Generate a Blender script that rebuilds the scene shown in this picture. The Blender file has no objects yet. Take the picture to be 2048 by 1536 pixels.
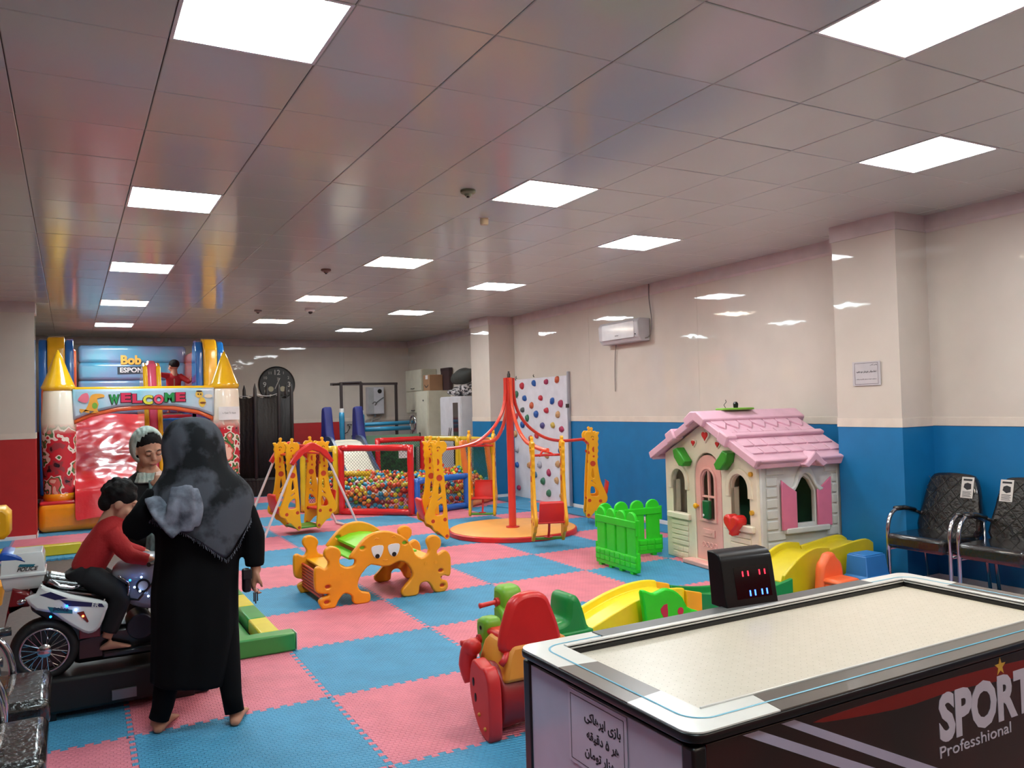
import bpy, bmesh, math, random
from mathutils import Vector, Matrix, Euler, noise
C = bpy.context.scene.collection
SC = bpy.context.scene
random.seed(7)
PI = math.pi
# ---------------------------------------------------------------- camera
cam_d = bpy.data.cameras.new('camera'); cam = bpy.data.objects.new('camera', cam_d); C.objects.link(cam)
SC.camera = cam
cam_d.sensor_width = 36.0; cam_d.lens = 1608.6/2048*36.0; cam_d.clip_start = 0.05
YAW, PITCH, ROLL = .5030, .0255, -.0271
_f = Vector((math.sin(YAW)*math.cos(PITCH), math.cos(YAW)*math.cos(PITCH), math.sin(PITCH)))
_r = Vector((math.cos(YAW), -math.sin(YAW), 0)); _u = _r.cross(_f)
_r2 = _r*math.cos(ROLL)+_u*math.sin(ROLL); _u2 = -_r*math.sin(ROLL)+_u*math.cos(ROLL)
_m = Matrix((_r2, _u2, -_f)).transposed().to_4x4(); _m.translation = Vector((0, 0, 1.616))
cam.matrix_world = _m
# ---------------------------------------------------------------- world and exposure
w = bpy.data.worlds.new('world'); SC.world = w; w.use_nodes = True
w.node_tree.nodes['Background'].inputs[0].default_value = (.6, .65, .7, 1)
w.node_tree.nodes['Background'].inputs[1].default_value = .3
SC.view_settings.view_transform = 'Standard'; SC.view_settings.look = 'None'
SC.view_settings.gamma = 1.0; SC.view_settings.use_curve_mapping = False
SC.view_settings.exposure = -0.35
LAMP = 50.0          # emission of the ceiling panels
H = 3.156            # ceiling height

# ---------------------------------------------------------------- materials
def lin(c):
    if max(c) > 1.001: c = [v/255.0 for v in c]
    return tuple((v/12.92 if v <= .04045 else ((v+.055)/1.055)**2.4) for v in c)
MATS = {}
def mat(name, col, rough=.45, metal=0., spec=.5, coat=0., emit=0., bump=None, alpha=1., noise_col=None, trans=0.):
    if name in MATS: return MATS[name]
    m = bpy.data.materials.new(name); m.use_nodes = True; nt = m.node_tree
    b = nt.nodes['Principled BSDF']
    c = (*lin(col), 1)
    b.inputs['Base Color'].default_value = c; b.inputs['Roughness'].default_value = rough
    b.inputs['Metallic'].default_value = metal; b.inputs['Specular IOR Level'].default_value = spec
    b.inputs['Coat Weight'].default_value = coat; b.inputs['Coat Roughness'].default_value = .08
    b.inputs['Alpha'].default_value = alpha; b.inputs['Transmission Weight'].default_value = trans
    if emit:
        b.inputs['Emission Color'].default_value = c; b.inputs['Emission Strength'].default_value = emit
    tc = nt.nodes.new('ShaderNodeTexCoord')
    if noise_col is None and not emit: noise_col = (tuple(v*.95 for v in col), 6.0, .5)
    if noise_col:
        c2, sc, amt = noise_col
        n = nt.nodes.new('ShaderNodeTexNoise'); n.inputs['Scale'].default_value = sc; n.inputs['Detail'].default_value = 5
        nt.links.new(tc.outputs['Object'], n.inputs['Vector'])
        r = nt.nodes.new('ShaderNodeValToRGB'); r.color_ramp.elements[0].position = .5-amt*.35; r.color_ramp.elements[1].position = .5+amt*.35
        r.color_ramp.elements[0].color = (*lin(c2), 1); r.color_ramp.elements[1].color = c
        nt.links.new(n.outputs['Fac'], r.inputs['Fac']); nt.links.new(r.outputs['Color'], b.inputs['Base Color'])
    if bump:
        kind, sc, st = bump
        bp = nt.nodes.new('ShaderNodeBump'); bp.inputs['Strength'].default_value = st; bp.inputs['Distance'].default_value = .01
        if kind == 'noise':
            t = nt.nodes.new('ShaderNodeTexNoise'); t.inputs['Scale'].default_value = sc; t.inputs['Detail'].default_value = 4; o = t.outputs['Fac']
        elif kind == 'wave':
            t = nt.nodes.new('ShaderNodeTexWave'); t.inputs['Scale'].default_value = sc; t.inputs['Distortion'].default_value = 6; t.inputs['Detail'].default_value = 3; t.inputs['Detail Scale'].default_value = 1.5; o = t.outputs['Fac']
        else:
            t = nt.nodes.new('ShaderNodeTexVoronoi'); t.inputs['Scale'].default_value = sc; o = t.outputs['Distance']
        nt.links.new(tc.outputs['Object'], t.inputs['Vector']); nt.links.new(o, bp.inputs['Height']); nt.links.new(bp.outputs['Normal'], b.inputs['Normal'])
    MATS[name] = m
    return m
def M(n): return MATS[n]

YEL = mat('toy_yellow', (244, 178, 20), .35, bump=('noise', 90, .03))
RED = mat('toy_red', (214, 40, 38), .35)
ORA = mat('toy_orange', (246, 158, 24), .38, bump=('noise', 90, .03))
GRN = mat('toy_green', (38, 215, 30), .35)
LIM = mat('toy_lime', (120, 196, 30), .38)
DGR = mat('toy_dark_green', (20, 140, 62), .38)
LEM = mat('toy_lemon', (250, 222, 30), .35)
DRD = mat('spot_red', (196, 62, 30), .45)
BLU = mat('toy_blue', (45, 120, 190), .38)
WHT = mat('white_paint', (232, 232, 232), .4)
BLK = mat('black_plastic', (14, 14, 17), .35)
CHR = mat('chrome', (200, 200, 205), .16, 1.0)
STL = mat('dark_steel', (52, 44, 44), .45, .3)
SKIN = mat('skin', (176, 122, 96), .55)
SKIN2 = mat('skin_warm', (196, 142, 116), .55)
HAIR = mat('black_hair', (16, 11, 11), .75, spec=.25, bump=('noise', 60, .5))
PAPER = mat('paper', (226, 222, 224), .6)
INK = mat('ink', (20, 18, 26), .6)
FOIL = mat('plastic_wrapped_black', (24, 21, 20), .22, coat=.8, bump=('noise', 34, .8))

# ---------------------------------------------------------------- mesh helpers
class MB:
    def __init__(s, T=None): s.v = []; s.f = []; s.mi = []; s.T = T or Matrix(); s.m = 0
    def add(s, vs, fs, m=None):
        k = len(s.v); s.v += [tuple(s.T @ Vector(p)) for p in vs]
        s.f += [tuple(i+k for i in f) for f in fs]; s.mi += [s.m if m is None else m]*len(fs); return s
    def box(s, x0, x1, y0, y1, z0, z1, m=None, T=None):
        vs = [(x, y, z) for z in (z0, z1) for y in (y0, y1) for x in (x0, x1)]
        if T is not None: vs = [tuple(T @ Vector(p)) for p in vs]
        return s.add(vs, [(0, 2, 3, 1), (4, 5, 7, 6), (0, 1, 5, 4), (2, 6, 7, 3), (0, 4, 6, 2), (1, 3, 7, 5)], m)
    def loft(s, rings, cap=True, m=None, close=False):
        n = len(rings[0]); vs = [p for r in rings for p in r]; fs = []
        R = len(rings)
        for i in range(R if close else R-1):
            a = i*n; b = ((i+1) % R)*n
            for j in range(n): fs.append((a+j, a+(j+1) % n, b+(j+1) % n, b+j))
        if cap and not close:
            fs.append(tuple(range(n-1, -1, -1))); fs.append(tuple((R-1)*n+j for j in range(n)))
        return s.add(vs, fs, m)
    def tube(s, pts, r, n=8, cap=True, m=None, close=False):
        pts = [Vector(p) for p in pts]; R = []; up = None
        for i, p in enumerate(pts):
            if close: d = pts[(i+1) % len(pts)]-pts[i-1]
            else: d = (pts[min(i+1, len(pts)-1)]-pts[max(i-1, 0)])
            d.normalize()
            if up is None:
                up = Vector((0, 0, 1)) if abs(d.z) < .8 else Vector((0, 1, 0))
            a = d.cross(up); a.normalize(); b = a.cross(d); up = b
            rr = r[i] if isinstance(r, (list, tuple)) else r
            rx, ry = rr if isinstance(rr, (list, tuple)) else (rr, rr)
            R.append([tuple(p+a*math.cos(2*PI*k/n)*rx+b*math.sin(2*PI*k/n)*ry) for k in range(n)])
        return s.loft(R, cap, m, close)
    def cyl(s, p0, p1, r0, r1=None, n=16, m=None, cap=True):
        return s.tube([p0, p1], [r0, r0 if r1 is None else r1], n, cap, m)
    def ball(s, c, r, nu=14, nv=9, m=None):
        rx, ry, rz = r if isinstance(r, (list, tuple)) else (r, r, r); rings = []
        for j in range(nv+1):
            t = -PI/2+PI*j/nv; q = max(math.cos(t), .02)
            rings.append([(c[0]+rx*q*math.cos(2*PI*k/nu), c[1]+ry*q*math.sin(2*PI*k/nu), c[2]+rz*math.sin(t)) for k in range(nu)])
        return s.loft(rings, True, m)
    def lathe(s, prof, n=24, c=(0, 0, 0), m=None, cap=True):
        return s.loft([[(c[0]+r*math.cos(2*PI*k/n), c[1]+r*math.sin(2*PI*k/n), c[2]+z) for k in range(n)] for r, z in prof], cap, m)
    def prism(s, poly, z0, z1, T=None, m=None):
        n = len(poly); vs = [(x, y, z0) for x, y in poly]+[(x, y, z1) for x, y in poly]
        if T is not None: vs = [tuple(T @ Vector(p)) for p in vs]
        return s.add(vs, [tuple(range(n-1, -1, -1)), tuple(range(n, 2*n))]+[(i, (i+1) % n, n+(i+1) % n, n+i) for i in range(n)], m)
    def mesh(s, name, mats, smooth=False):
        me = bpy.data.meshes.new(name); me.from_pydata(s.v, [], s.f)
        for m in (mats if isinstance(mats, (list, tuple)) else [mats]): me.materials.append(m)
        me.polygons.foreach_set('material_index', s.mi)
        me.update()
        bm = bmesh.new(); bm.from_mesh(me); bmesh.ops.recalc_face_normals(bm, faces=bm.faces); bm.to_mesh(me); bm.free()
        if smooth: me.polygons.foreach_set('use_smooth', [True]*len(me.polygons))
        return me
TS = {}
def link(name, me, parent=None, T=None, local=False):
    """T is given in the space of the top-level thing (or of the parent when local)"""
    o = bpy.data.objects.new(name, me); C.objects.link(o)
    T = T or Matrix(); P = TS.get(parent.name) if parent is not None else None
    if parent is not None: o.parent = parent
    if P is not None and local: TS[o.name] = P @ T; o.matrix_local = T
    elif P is not None: TS[o.name] = T; o.matrix_local = P.inverted() @ T
    else:
        o.matrix_local = T
        if parent is not None: TS[o.name] = T
    return o
def autosmooth(me, ang=35):
    bm = bmesh.new(); bm.from_mesh(me)
    for f in bm.faces: f.smooth = True
    for e in bm.edges:
        if len(e.link_faces) == 2 and e.calc_face_angle(0) > math.radians(ang): e.smooth = False
    bm.to_mesh(me); bm.free()
def obj(name, mb, mats, parent=None, bevel=0, seg=2, smooth=False, T=None, auto=True, sub=0, label=None, solid=0):
    me = mb.mesh(name, mats, smooth)
    if auto and not smooth: autosmooth(me)
    o = link(name, me, parent, T)
    if solid: md = o.modifiers.new('solid', 'SOLIDIFY'); md.thickness = solid
    if bevel: md = o.modifiers.new('bevel', 'BEVEL'); md.width = bevel; md.segments = seg; md.limit_method = 'ANGLE'
    if sub: md = o.modifiers.new('sub', 'SUBSURF'); md.levels = sub; md.render_levels = sub
    if label: o['label'] = label
    return o
def blob(name, mb, mats, parent=None, voxel=.012, it=6, label=None, T=None):
    """one continuous surface grown around overlapping shapes"""
    o = obj(name, mb, mats, parent, smooth=True, T=T, label=label)
    md = o.modifiers.new('remesh', 'REMESH'); md.mode = 'VOXEL'; md.voxel_size = voxel; md.use_smooth_shade = True
    if it: md = o.modifiers.new('smooth', 'SMOOTH'); md.factor = .6; md.iterations = it
    return o
def thing(name, label, cat, T=None, loc=None, rz=0, group=None):
    o = bpy.data.objects.new(name, None); C.objects.link(o); o.empty_display_size = .1
    if T is not None: o.matrix_world = T
    if loc is not None: o.location = loc; o.rotation_euler = (0, 0, rz)
    o['label'] = label; o['category'] = cat
    if group: o['group'] = group
    return o
def tag(o, label, cat, group=None, kind=None):
    o['label'] = label; o['category'] = cat
    if group: o['group'] = group
    if kind: o['kind'] = kind
    return o
def struct(name, mb, mats, **k):
    o = obj(name, mb, mats, **k); o['kind'] = 'structure'; return o
def copy_tree(o, parent=None):
    c = o.copy(); C.objects.link(c); c.parent = parent
    for ch in list(o.children): copy_tree(ch, c)
    return c
def smoothpoly(P, k=4, closed=True):
    n = len(P); out = []
    for i in range(n if closed else n-1):
        if closed: a, b, c, d = P[i-1], P[i], P[(i+1) % n], P[(i+2) % n]
        else: a, b, c, d = P[max(i-1, 0)], P[i], P[i+1], P[min(i+2, n-1)]
        for j in range(k):
            t = j/k
            out.append(tuple(.5*((2*b[q])+(-a[q]+c[q])*t+(2*a[q]-5*b[q]+4*c[q]-d[q])*t*t+(-a[q]+3*b[q]-3*c[q]+d[q])*t**3) for q in range(len(b))))
    if not closed: out.append(tuple(P[-1]))
    return out
def circ(x, y, r, n=12, ry=None): return [(x+r*math.cos(2*PI*i/n), y+(ry or r)*math.sin(2*PI*i/n)) for i in range(n)]
def plate_mesh(name, outlines, t, m, bevel=.004, res=1):
    """flat outline (first) with holes (others), in XY, thickness t centred on z=0"""
    c = bpy.data.curves.new(name, 'CURVE'); c.dimensions = '2D'; c.fill_mode = 'BOTH'
    c.extrude = max(t/2-bevel, .0001); c.bevel_depth = bevel; c.bevel_resolution = res; c.offset = -bevel
    for L in outlines:
        s = c.splines.new('POLY'); s.points.add(len(L)-1)
        for i, p in enumerate(L): s.points[i].co = (p[0], p[1], 0, 1)
        s.use_cyclic_u = True
    o = bpy.data.objects.new(name, c); me = bpy.data.meshes.new_from_object(o); bpy.data.objects.remove(o); bpy.data.curves.remove(c)
    me.name = name; me.materials.clear(); me.materials.append(m)
    me.polygons.foreach_set('material_index', [0]*len(me.polygons)); autosmooth(me, 50)
    return me
def plate(name, outlines, t, m, parent=None, T=None, bevel=.004, label=None):
    o = link(name, plate_mesh(name, outlines, t, m, bevel), parent, T)
    if label: o['label'] = label
    return o
def frame(o, x, y):
    """matrix whose local X,Y axes are x,y and origin o"""
    x = Vector(x).normalized(); y = Vector(y).normalized(); z = x.cross(y).normalized()
    m = Matrix((x, y, z)).transposed().to_4x4(); m.translation = Vector(o); return m
def XZ(y=0): return frame((0, y, 0), (1, 0, 0), (0, 0, 1))      # local XY -> world XZ, normal -Y
def YZ(x=0): return frame((x, 0, 0), (0, 1, 0), (0, 0, 1))      # local XY -> world YZ, normal +X
import unicodedata
_PF = {}
for _c in list(range(0xFB50, 0xFE00))+list(range(0xFE70, 0xFF00)):
    _d = unicodedata.decomposition(chr(_c)).split()
    if len(_d) == 2 and _d[0] in ('<isolated>', '<initial>', '<medial>', '<final>'): _PF.setdefault(chr(int(_d[1], 16)), {})[_d[0][1:-1]] = chr(_c)
def persian(s):
    out = []
    for i, ch in enumerate(s):
        f = _PF.get(ch)
        if not f: out.append(ch); continue
        pf = _PF.get(s[i-1]) if i else None
        nx = _PF.get(s[i+1]) if i+1 < len(s) else None
        pj = bool(pf and 'initial' in pf); nj = bool(nx and 'initial' in f)
        k = 'medial' if pj and nj else 'final' if pj else 'initial' if nj else 'isolated'
        out.append(f.get(k, f.get('isolated', ch)))
    return ''.join(out[::-1])
def text(name, s, size, m, parent=None, T=None, depth=.0008, align='CENTER', width=None, bold=0, shear=0):
    c = bpy.data.curves.new(name, 'FONT'); c.body = s; c.size = size; c.extrude = depth; c.align_x = align; c.offset = bold; c.shear = shear; c.resolution_u = 3
    o = bpy.data.objects.new(name, c); me = bpy.data.meshes.new_from_object(o); bpy.data.objects.remove(o); bpy.data.curves.remove(c)
    me.name = name; me.materials.clear(); me.materials.append(m); me.polygons.foreach_set('material_index', [0]*len(me.polygons))
    if width and len(me.vertices):
        xs = [v.co.x for v in me.vertices]; k = width/(max(xs)-min(xs))
        for v in me.vertices: v.co.x *= k
    return link(name, me, parent, T)
# ================================================================ THE SETTING
vinyl = mat('brown_vinyl', (96, 84, 80), .5, noise_col=((78, 68, 66), 30, .6))
mb = MB(); mb.box(-3.6, 8.2, -2.1, 18, -.1, 0)
floor = struct('floor', mb, vinyl)
# wall materials: glossy pale PVC panels above, painted band below
def wavy(name, col, rough, sc, st, spec=.5, coat=0):
    m = mat(name, col, rough, spec=spec, coat=coat, noise_col=(tuple(v*.97 for v in col), 3, .6)); nt = m.node_tree
    tc = nt.nodes['Texture Coordinate']; n = nt.nodes.new('ShaderNodeTexNoise'); n.inputs['Scale'].default_value = sc; n.inputs['Detail'].default_value = 3
    bp = nt.nodes.new('ShaderNodeBump'); bp.inputs['Strength'].default_value = st; bp.inputs['Distance'].default_value = .02
    nt.links.new(tc.outputs['Object'], n.inputs['Vector']); nt.links.new(n.outputs['Fac'], bp.inputs['Height']); nt.links.new(bp.outputs['Normal'], nt.nodes['Principled BSDF'].inputs['Normal'])
    return m
PVC = wavy('pale_pvc_panel', (214, 204, 192), .035, 1.6, .16, spec=.3)
BAND_B = mat('blue_wall_band', (4, 114, 172), .5, bump=('noise', 120, .05))
BAND_R = mat('red_wall_band', (186, 32, 34), .5, bump=('noise', 120, .05))
CREAM = mat('cream_trim', (222, 210, 196), .4)
COVE = mat('cove_trim', (206, 192, 190), .35)
ZB = 1.335
def wall(name, p, q, lo, hi=PVC, panel=1.2, z1=H, t=.1, cove=True):
    """a wall from p to q (room on its left-hand side seen from above); band below, panels above"""
    q, p = Vector((*p, 0)), Vector((*q, 0)); L = (q-p).length; T = frame(p, q-p, (0, 0, 1))
    # local X along, Y up, Z = towards the room
    mb = MB(T); mb.box(0, L, 0, z1, -t, 0, 0)
    w = struct(name, mb, CREAM)
    m2 = MB(); m2.T = T; m2.box(0, L, .0, ZB, 0, .008); o = obj('painted_band', m2, lo, w)
    m2 = MB(); m2.T = T; m2.box(0, L, ZB, ZB+.075, 0, .014); obj('dado_strip', m2, CREAM, w, bevel=.003)
    m2 = MB(); m2.T = T; m2.box(0, L, 0, .07, .008, .018); obj('skirting', m2, WHT, w, bevel=.003)
    if cove:
        m2 = MB(); m2.T = T; m2.prism([(0, 3.01), (.012, 3.005), (.03, 3.03), (.03, H), (0, H)], 0, L, Matrix(((0, 0, 1, 0), (0, 1, 0, 0), (1, 0, 0, 0), (0, 0, 0, 1)))); obj('cornice', m2, COVE, w)
    n = max(1, round(L/panel))
    for i in range(n):
        m2 = MB(); m2.T = T; m2.box(i*L/n+.0015, (i+1)*L/n-.0015, ZB+.075, 3.01, 0, .006); obj('wall_panel', m2, hi, w)
    return w
# right wall, near column, right wall beyond, far column, alcove, back wall
wall('wall_right', (6.53, -2.0), (6.53, 4.35), BAND_B)
wall('wall_right', (6.6, 4.98), (6.86, 12.35), BAND_B, panel=2.4)
def column(name, x0, x1, y0, y1, lo, left=True, right=False):
    mb = MB(); mb.box(x0, x1, y0, y1, 0, H); w = struct(name, mb, CREAM)
    faces = [((x0, y1), (x0, y0)), ((x1, y0), (x1, y1)), ((x0, y0), (x1, y0)), ((x1, y1), (x0, y1))]
    for fi, (a, b) in enumerate(faces):
        e = 1 if fi < 2 else 0
        a = Vector((*a, 0)); b = Vector((*b, 0)); L = (b-a).length; T = frame(a, b-a, (0, 0, 1))
        m = MB(T); m.box(-.008*e, L+.008*e, 0, ZB, 0, .008); obj('painted_band', m, lo, w)
        m = MB(T); m.box(-.012*e, L+.012*e, ZB, ZB+.075, 0, .012); obj('dado_strip', m, CREAM, w)
        m = MB(T); m.box(-.018*e, L+.018*e, 0, .07, .008, .018); obj('skirting', m, WHT, w)
        m = MB(T); m.box(-.006*e, L+.006*e, ZB+.075, 3.01, 0, .006); obj('wall_panel', m, PVC, w)
        m = MB(T); m.box(-.02*e, L+.02*e, 3.01, H, 0, .02); obj('cornice', m, COVE, w)
    return w
column('wall_right_pier', 6.12, 6.62, 4.35, 4.98, BAND_B)
column('wall_right_pier', 6.36, 6.98, 12.35, 13.05, BAND_B)
wall('wall_alcove', (6.98, 13.05), (6.98, 17.7), mat('alcove_band', (176, 172, 168), .5), panel=1.2)
wall('wall_back', (6.98, 17.7), (5.42, 17.7), M('alcove_band'), panel=1.56)
wall('wall_back', (5.42, 17.7), (-1.0, 17.7), BAND_R, panel=1.2)
wall('wall_left_alcove', (-1.0, 17.7), (-1.0, 12.8), BAND_R)
column('wall_left_pier', -3.5, -.41, 12.4, 12.8, BAND_R)
wall('wall_left', (-3.5, 12.4), (-3.5, -2.0), BAND_R, panel=2.4)
wall('wall_front', (-3.5, -2.0), (6.53, -2.0), BAND_R, panel=2.4)

# ---- suspended ceiling of 0.6 m glossy tiles
mb = MB(); mb.box(-3.6, 7.1, -2.1, 17.9, H+.03, H+.1)
ceil = struct('ceiling', mb, mat('ceiling_deck', (120, 114, 112), .8))
TILE = mat('pvc_ceiling_tile', (200, 206, 198), .15, spec=.42, noise_col=((197, 205, 197), 1.2, .6))
nt = TILE.node_tree; bp = nt.nodes.new('ShaderNodeBump'); n2 = nt.nodes.new('ShaderNodeTexNoise'); n2.inputs['Scale'].default_value = 2.2; n2.inputs['Detail'].default_value = 1
v2 = nt.nodes.new('ShaderNodeTexVoronoi'); v2.inputs['Scale'].default_value = 45; ad = nt.nodes.new('ShaderNodeMath'); ad.operation = 'MULTIPLY_ADD'; ad.inputs[1].default_value = .02
geo = nt.nodes.new('ShaderNodeNewGeometry')
nt.links.new(geo.outputs['Position'], n2.inputs['Vector']); nt.links.new(geo.outputs['Position'], v2.inputs['Vector'])
nt.links.new(v2.outputs['Distance'], ad.inputs[0]); nt.links.new(n2.outputs['Fac'], ad.inputs[2])
nt.links.new(ad.outputs[0], bp.inputs['Height']); bp.inputs['Strength'].default_value = .25; bp.inputs['Distance'].default_value = .012
nt.links.new(bp.outputs['Normal'], nt.nodes['Principled BSDF'].inputs['Normal'])
X0, Y0 = 2.7722, 3.5155
LIGHTS = [(.672, .2155, 'c'), (.672, 3.2155, 'c'), (.672, 6.2155, 'c'), (.672, 9.2155, 'c'), (.672, 12.2155, 'c'), (.672, 15.2155, 'c'),
          (3.0722, -.9845, 'w'), (3.0722, 2.0155, 'w'), (3.0722, 5.0155, 'w'), (3.0722, 8.0155, 'w'), (3.0722, 11.0155, 'w'), (3.0722, 14.0155, 'w'),
          (4.8722, .2155, 'n'), (4.8722, 3.2155, 'n'), (4.8722, 6.2155, 'n'), (4.8722, 9.2155, 'n'), (4.8722, 12.2155, 'n'), (4.8722, 15.2155, 'n')]
lit = {(round((x-.3-X0)/.6), round((y-.3-Y0)/.6)) for x, y, _ in LIGHTS}
mb = MB(); a = .2982
mb.loft([[(-a, -a, .004), (a, -a, .004), (a, a, .004), (-a, a, .004)], [(-a, -a, .0), (a, -a, .0), (a, a, .0), (-a, a, .0)], [(-a+.004, -a+.004, -.003), (a-.004, -a+.004, -.003), (a-.004, a-.004, -.003), (-a+.004, a-.004, -.003)]])
tile_me = mb.mesh('ceiling_tile', TILE)
rnd = random.Random(3); rest = MB(); cells = []
for i in range(-11, 8):
    for j in range(-10, 25):
        if (i, j) in lit: continue
        x = X0+.6*i+.3; y = Y0+.6*j+.3
        if x < -3.6 or x > 7.2 or y < -2.1 or y > 17.9: continue
        v = Vector((x, y, H))-Vector((0, 0, 1.616)); d = v.dot(_f)
        vis = d > .3 and abs(v.dot(_r2)/d) < .72 and v.dot(_u2)/d < .56
        cells.append((0 if vis else 1, v.length, x, y))
cells.sort()
for k, (vis, _, x, y) in enumerate(cells):
    T = Matrix.Translation((x, y, H)) @ Euler((rnd.gauss(0, .0016), rnd.gauss(0, .0016), 0)).to_matrix().to_4x4()
    if k < 299 and not vis: link('ceiling_tile', tile_me, ceil, T)
    else:
        rest.T = T
        rest.add([(-a, -a, .004), (a, -a, .004), (a, a, .004), (-a, a, .004), (-a, -a, -.002), (a, -a, -.002), (a, a, -.002), (-a, a, -.002)], [(0, 1, 2, 3), (7, 6, 5, 4), (0, 4, 5, 1), (1, 5, 6, 2), (2, 6, 7, 3), (3, 7, 4, 0)])
if rest.v: o = obj('ceiling_tiles', rest, TILE, ceil); o['kind'] = 'stuff'
# ---- recessed light panels
EC = {'c': (.80, .97, 1.0), 'w': (1.0, .88, .72), 'n': (.92, .97, 1.0)}
NAMEC = {'c': 'cool white', 'w': 'warm white', 'n': 'neutral white'}
frame_mb = MB()
for (x0, x1, y0, y1) in ((-.298, .298, -.298, -.283), (-.298, .298, .283, .298), (-.298, -.283, -.283, .283), (.283, .298, -.283, .283)): frame_mb.box(x0, x1, y0, y1, -.006, .03)
frame_me = frame_mb.mesh('frame', WHT)
ROWN = {'c': 'row nearest the bouncy castle', 'w': 'middle row', 'n': 'row nearest the blue wall'}
ordn = ['nearest', 'second', 'third', 'fourth', 'fifth', 'farthest']; cnt = {'c': 0, 'w': 0, 'n': 0}
for x, y, k in LIGHTS:
    visible = not ((k == 'c' and y < 1) or (k == 'w' and y < 0) or (k == 'n' and y < 1))
    nm = ordn[cnt[k]] if visible else 'overhead'
    if visible:
        cnt[k] += 1
        if cnt[k] == 5: nm = 'farthest'
    if not visible: lab = f'{NAMEC[k]} square ceiling light panel behind the viewer in the {ROWN[k]}'
    elif cnt[k] == 1: lab = f'nearest {NAMEC[k]} square ceiling light panel in the {ROWN[k]}'
    else: lab = f'{nm} {NAMEC[k]} square ceiling light panel in the {ROWN[k]}'
    t = thing('ceiling_light', lab, 'light', loc=(x, y, H), group='square ceiling light panels')
    link('frame', frame_me, t)
    em = mat('light_'+k, EC[k], .5, emit=LAMP); em.node_tree.nodes['Principled BSDF'].inputs['Emission Color'].default_value = (*EC[k], 1)
    m2 = MB(); m2.box(-.283, .283, -.283, .283, -.002, .02); obj('diffuser', m2, em, t)
# ---- detectors and camera on the ceiling
def detector(x, y, lab, m, cat='smoke detector'):
    t = thing('smoke_detector', lab, cat, loc=(x, y, H))
    mb = MB(); mb.lathe([(.055, -.003), (.055, -.02), (.045, -.028), (.03, -.03), (.02, -.045), (.001, -.047)], 20); obj('body', mb, m, t)
    mb = MB(); mb.lathe([(.012, -.045), (.012, -.055), (.001, -.058)], 10); obj('sensor', mb, BLK, t)
detector(2.509, 5.135, 'greenish grey round smoke detector on the ceiling beside a warm light', mat('det_green', (120, 130, 104), .5))
detector(2.477, 8.66, 'dark brown round smoke detector between two ceiling light rows', mat('det_brown', (110, 80, 72), .5))
detector(2.521, 12.523, 'small grey detector on the ceiling above the wall clock', mat('det_grey', (128, 118, 110), .5))
t = thing('ceiling_sensor', 'small cream cylindrical sensor hanging under the warm light in the middle row', 'sensor', loc=(3.0, 5.85, H))
mb = MB(); mb.lathe([(.035, -.003), (.035, -.05), (.028, -.06), (.001, -.062)], 18); obj('body', mb, mat('det_cream', (214, 196, 160), .4), t)
mb = MB(); mb.lathe([(.045, -.001), (.045, -.006)], 18); obj('base', mb, WHT, t)
t = thing('dome_camera', 'white dome security camera on the ceiling with a dark lens', 'camera', loc=(3.211, 12.131, H))
mb = MB(); mb.lathe([(.075, -.002), (.075, -.03), (.06, -.05), (.03, -.055), (.001, -.055)], 20); obj('housing', mb, WHT, t)
mb = MB(); mb.ball((0, -.02, -.055), .034); obj('lens', mb, BLK, t, smooth=True)

# ---- interlocking foam mats, one by one
def foam(name, col):
    m = mat(name, col, .62, noise_col=(tuple(v*.9 for v in col), 5, .7)); nt = m.node_tree
    geo = nt.nodes.new('ShaderNodeNewGeometry'); mp = nt.nodes.new('ShaderNodeMapping'); mp.inputs['Scale'].default_value = (34, 20, 1)
    mp.inputs['Rotation'].default_value = (0, 0, .08)
    br = nt.nodes.new('ShaderNodeTexBrick'); br.inputs['Scale'].default_value = 1; br.inputs['Mortar Size'].default_value = .16; br.inputs['Mortar Smooth'].default_value = .8
    br.inputs['Brick Width'].default_value = 1; br.inputs['Row Height'].default_value = .5
    nt.links.new(geo.outputs['Position'], mp.inputs['Vector']); nt.links.new(mp.outputs['Vector'], br.inputs['Vector'])
    bp = nt.nodes.new('ShaderNodeBump'); bp.invert = True; bp.inputs['Strength'].default_value = .9; bp.inputs['Distance'].default_value = .006
    nt.links.new(br.outputs['Fac'], bp.inputs['Height']); nt.links.new(bp.outputs['Normal'], nt.nodes['Principled BSDF'].inputs['Normal'])
    return m
FB = foam('blue_foam', (70, 156, 200)); FP = foam('pink_foam', (234, 132, 150))
NT = 14; side = []
for i in range(NT):
    s = i/NT; w_ = 1/NT
    side += [(s, -.014), (s+w_*.18, -.014), (s+w_*.12, .014), (s+w_*.72, .014), (s+w_*.66, -.014)]
g = .0012
def edge(fn): return [fn(x, y) for x, y in side]
# the same tooth run on opposite sides, so neighbours lock together
out = edge(lambda u, v: (u, v+g))+[(1+p[1]-g, p[0]) for p in side]+[(p[0], 1+p[1]-g) for p in side][::-1]+[(p[1]+g, p[0]) for p in side][::-1]
def foam_mesh(m):
    me = plate_mesh('foam_mat', [out], .022, m, bevel=0); return me
fm = {0: foam_mesh(FB), 1: foam_mesh(FP)}
RM = Matrix.Rotation(-.0112, 4, 'Z')
for i in range(-3, 6):
    for j in range(-3, 13):
        cx, cy = 1.248+i+.5, 4.454+j+.5
        if cx < 1.2 and 5.4 < cy < 10.9: continue        # bare vinyl patch under the ride
        if i == 5 and cx > 6.3: continue
        if cy > 16.5: continue
        T = Matrix.Translation((1.248, 4.454, .0115)) @ RM @ Matrix.Translation((i, j, 0))
        link('foam_mat', fm[(i+j) % 2], floor, T)
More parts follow.
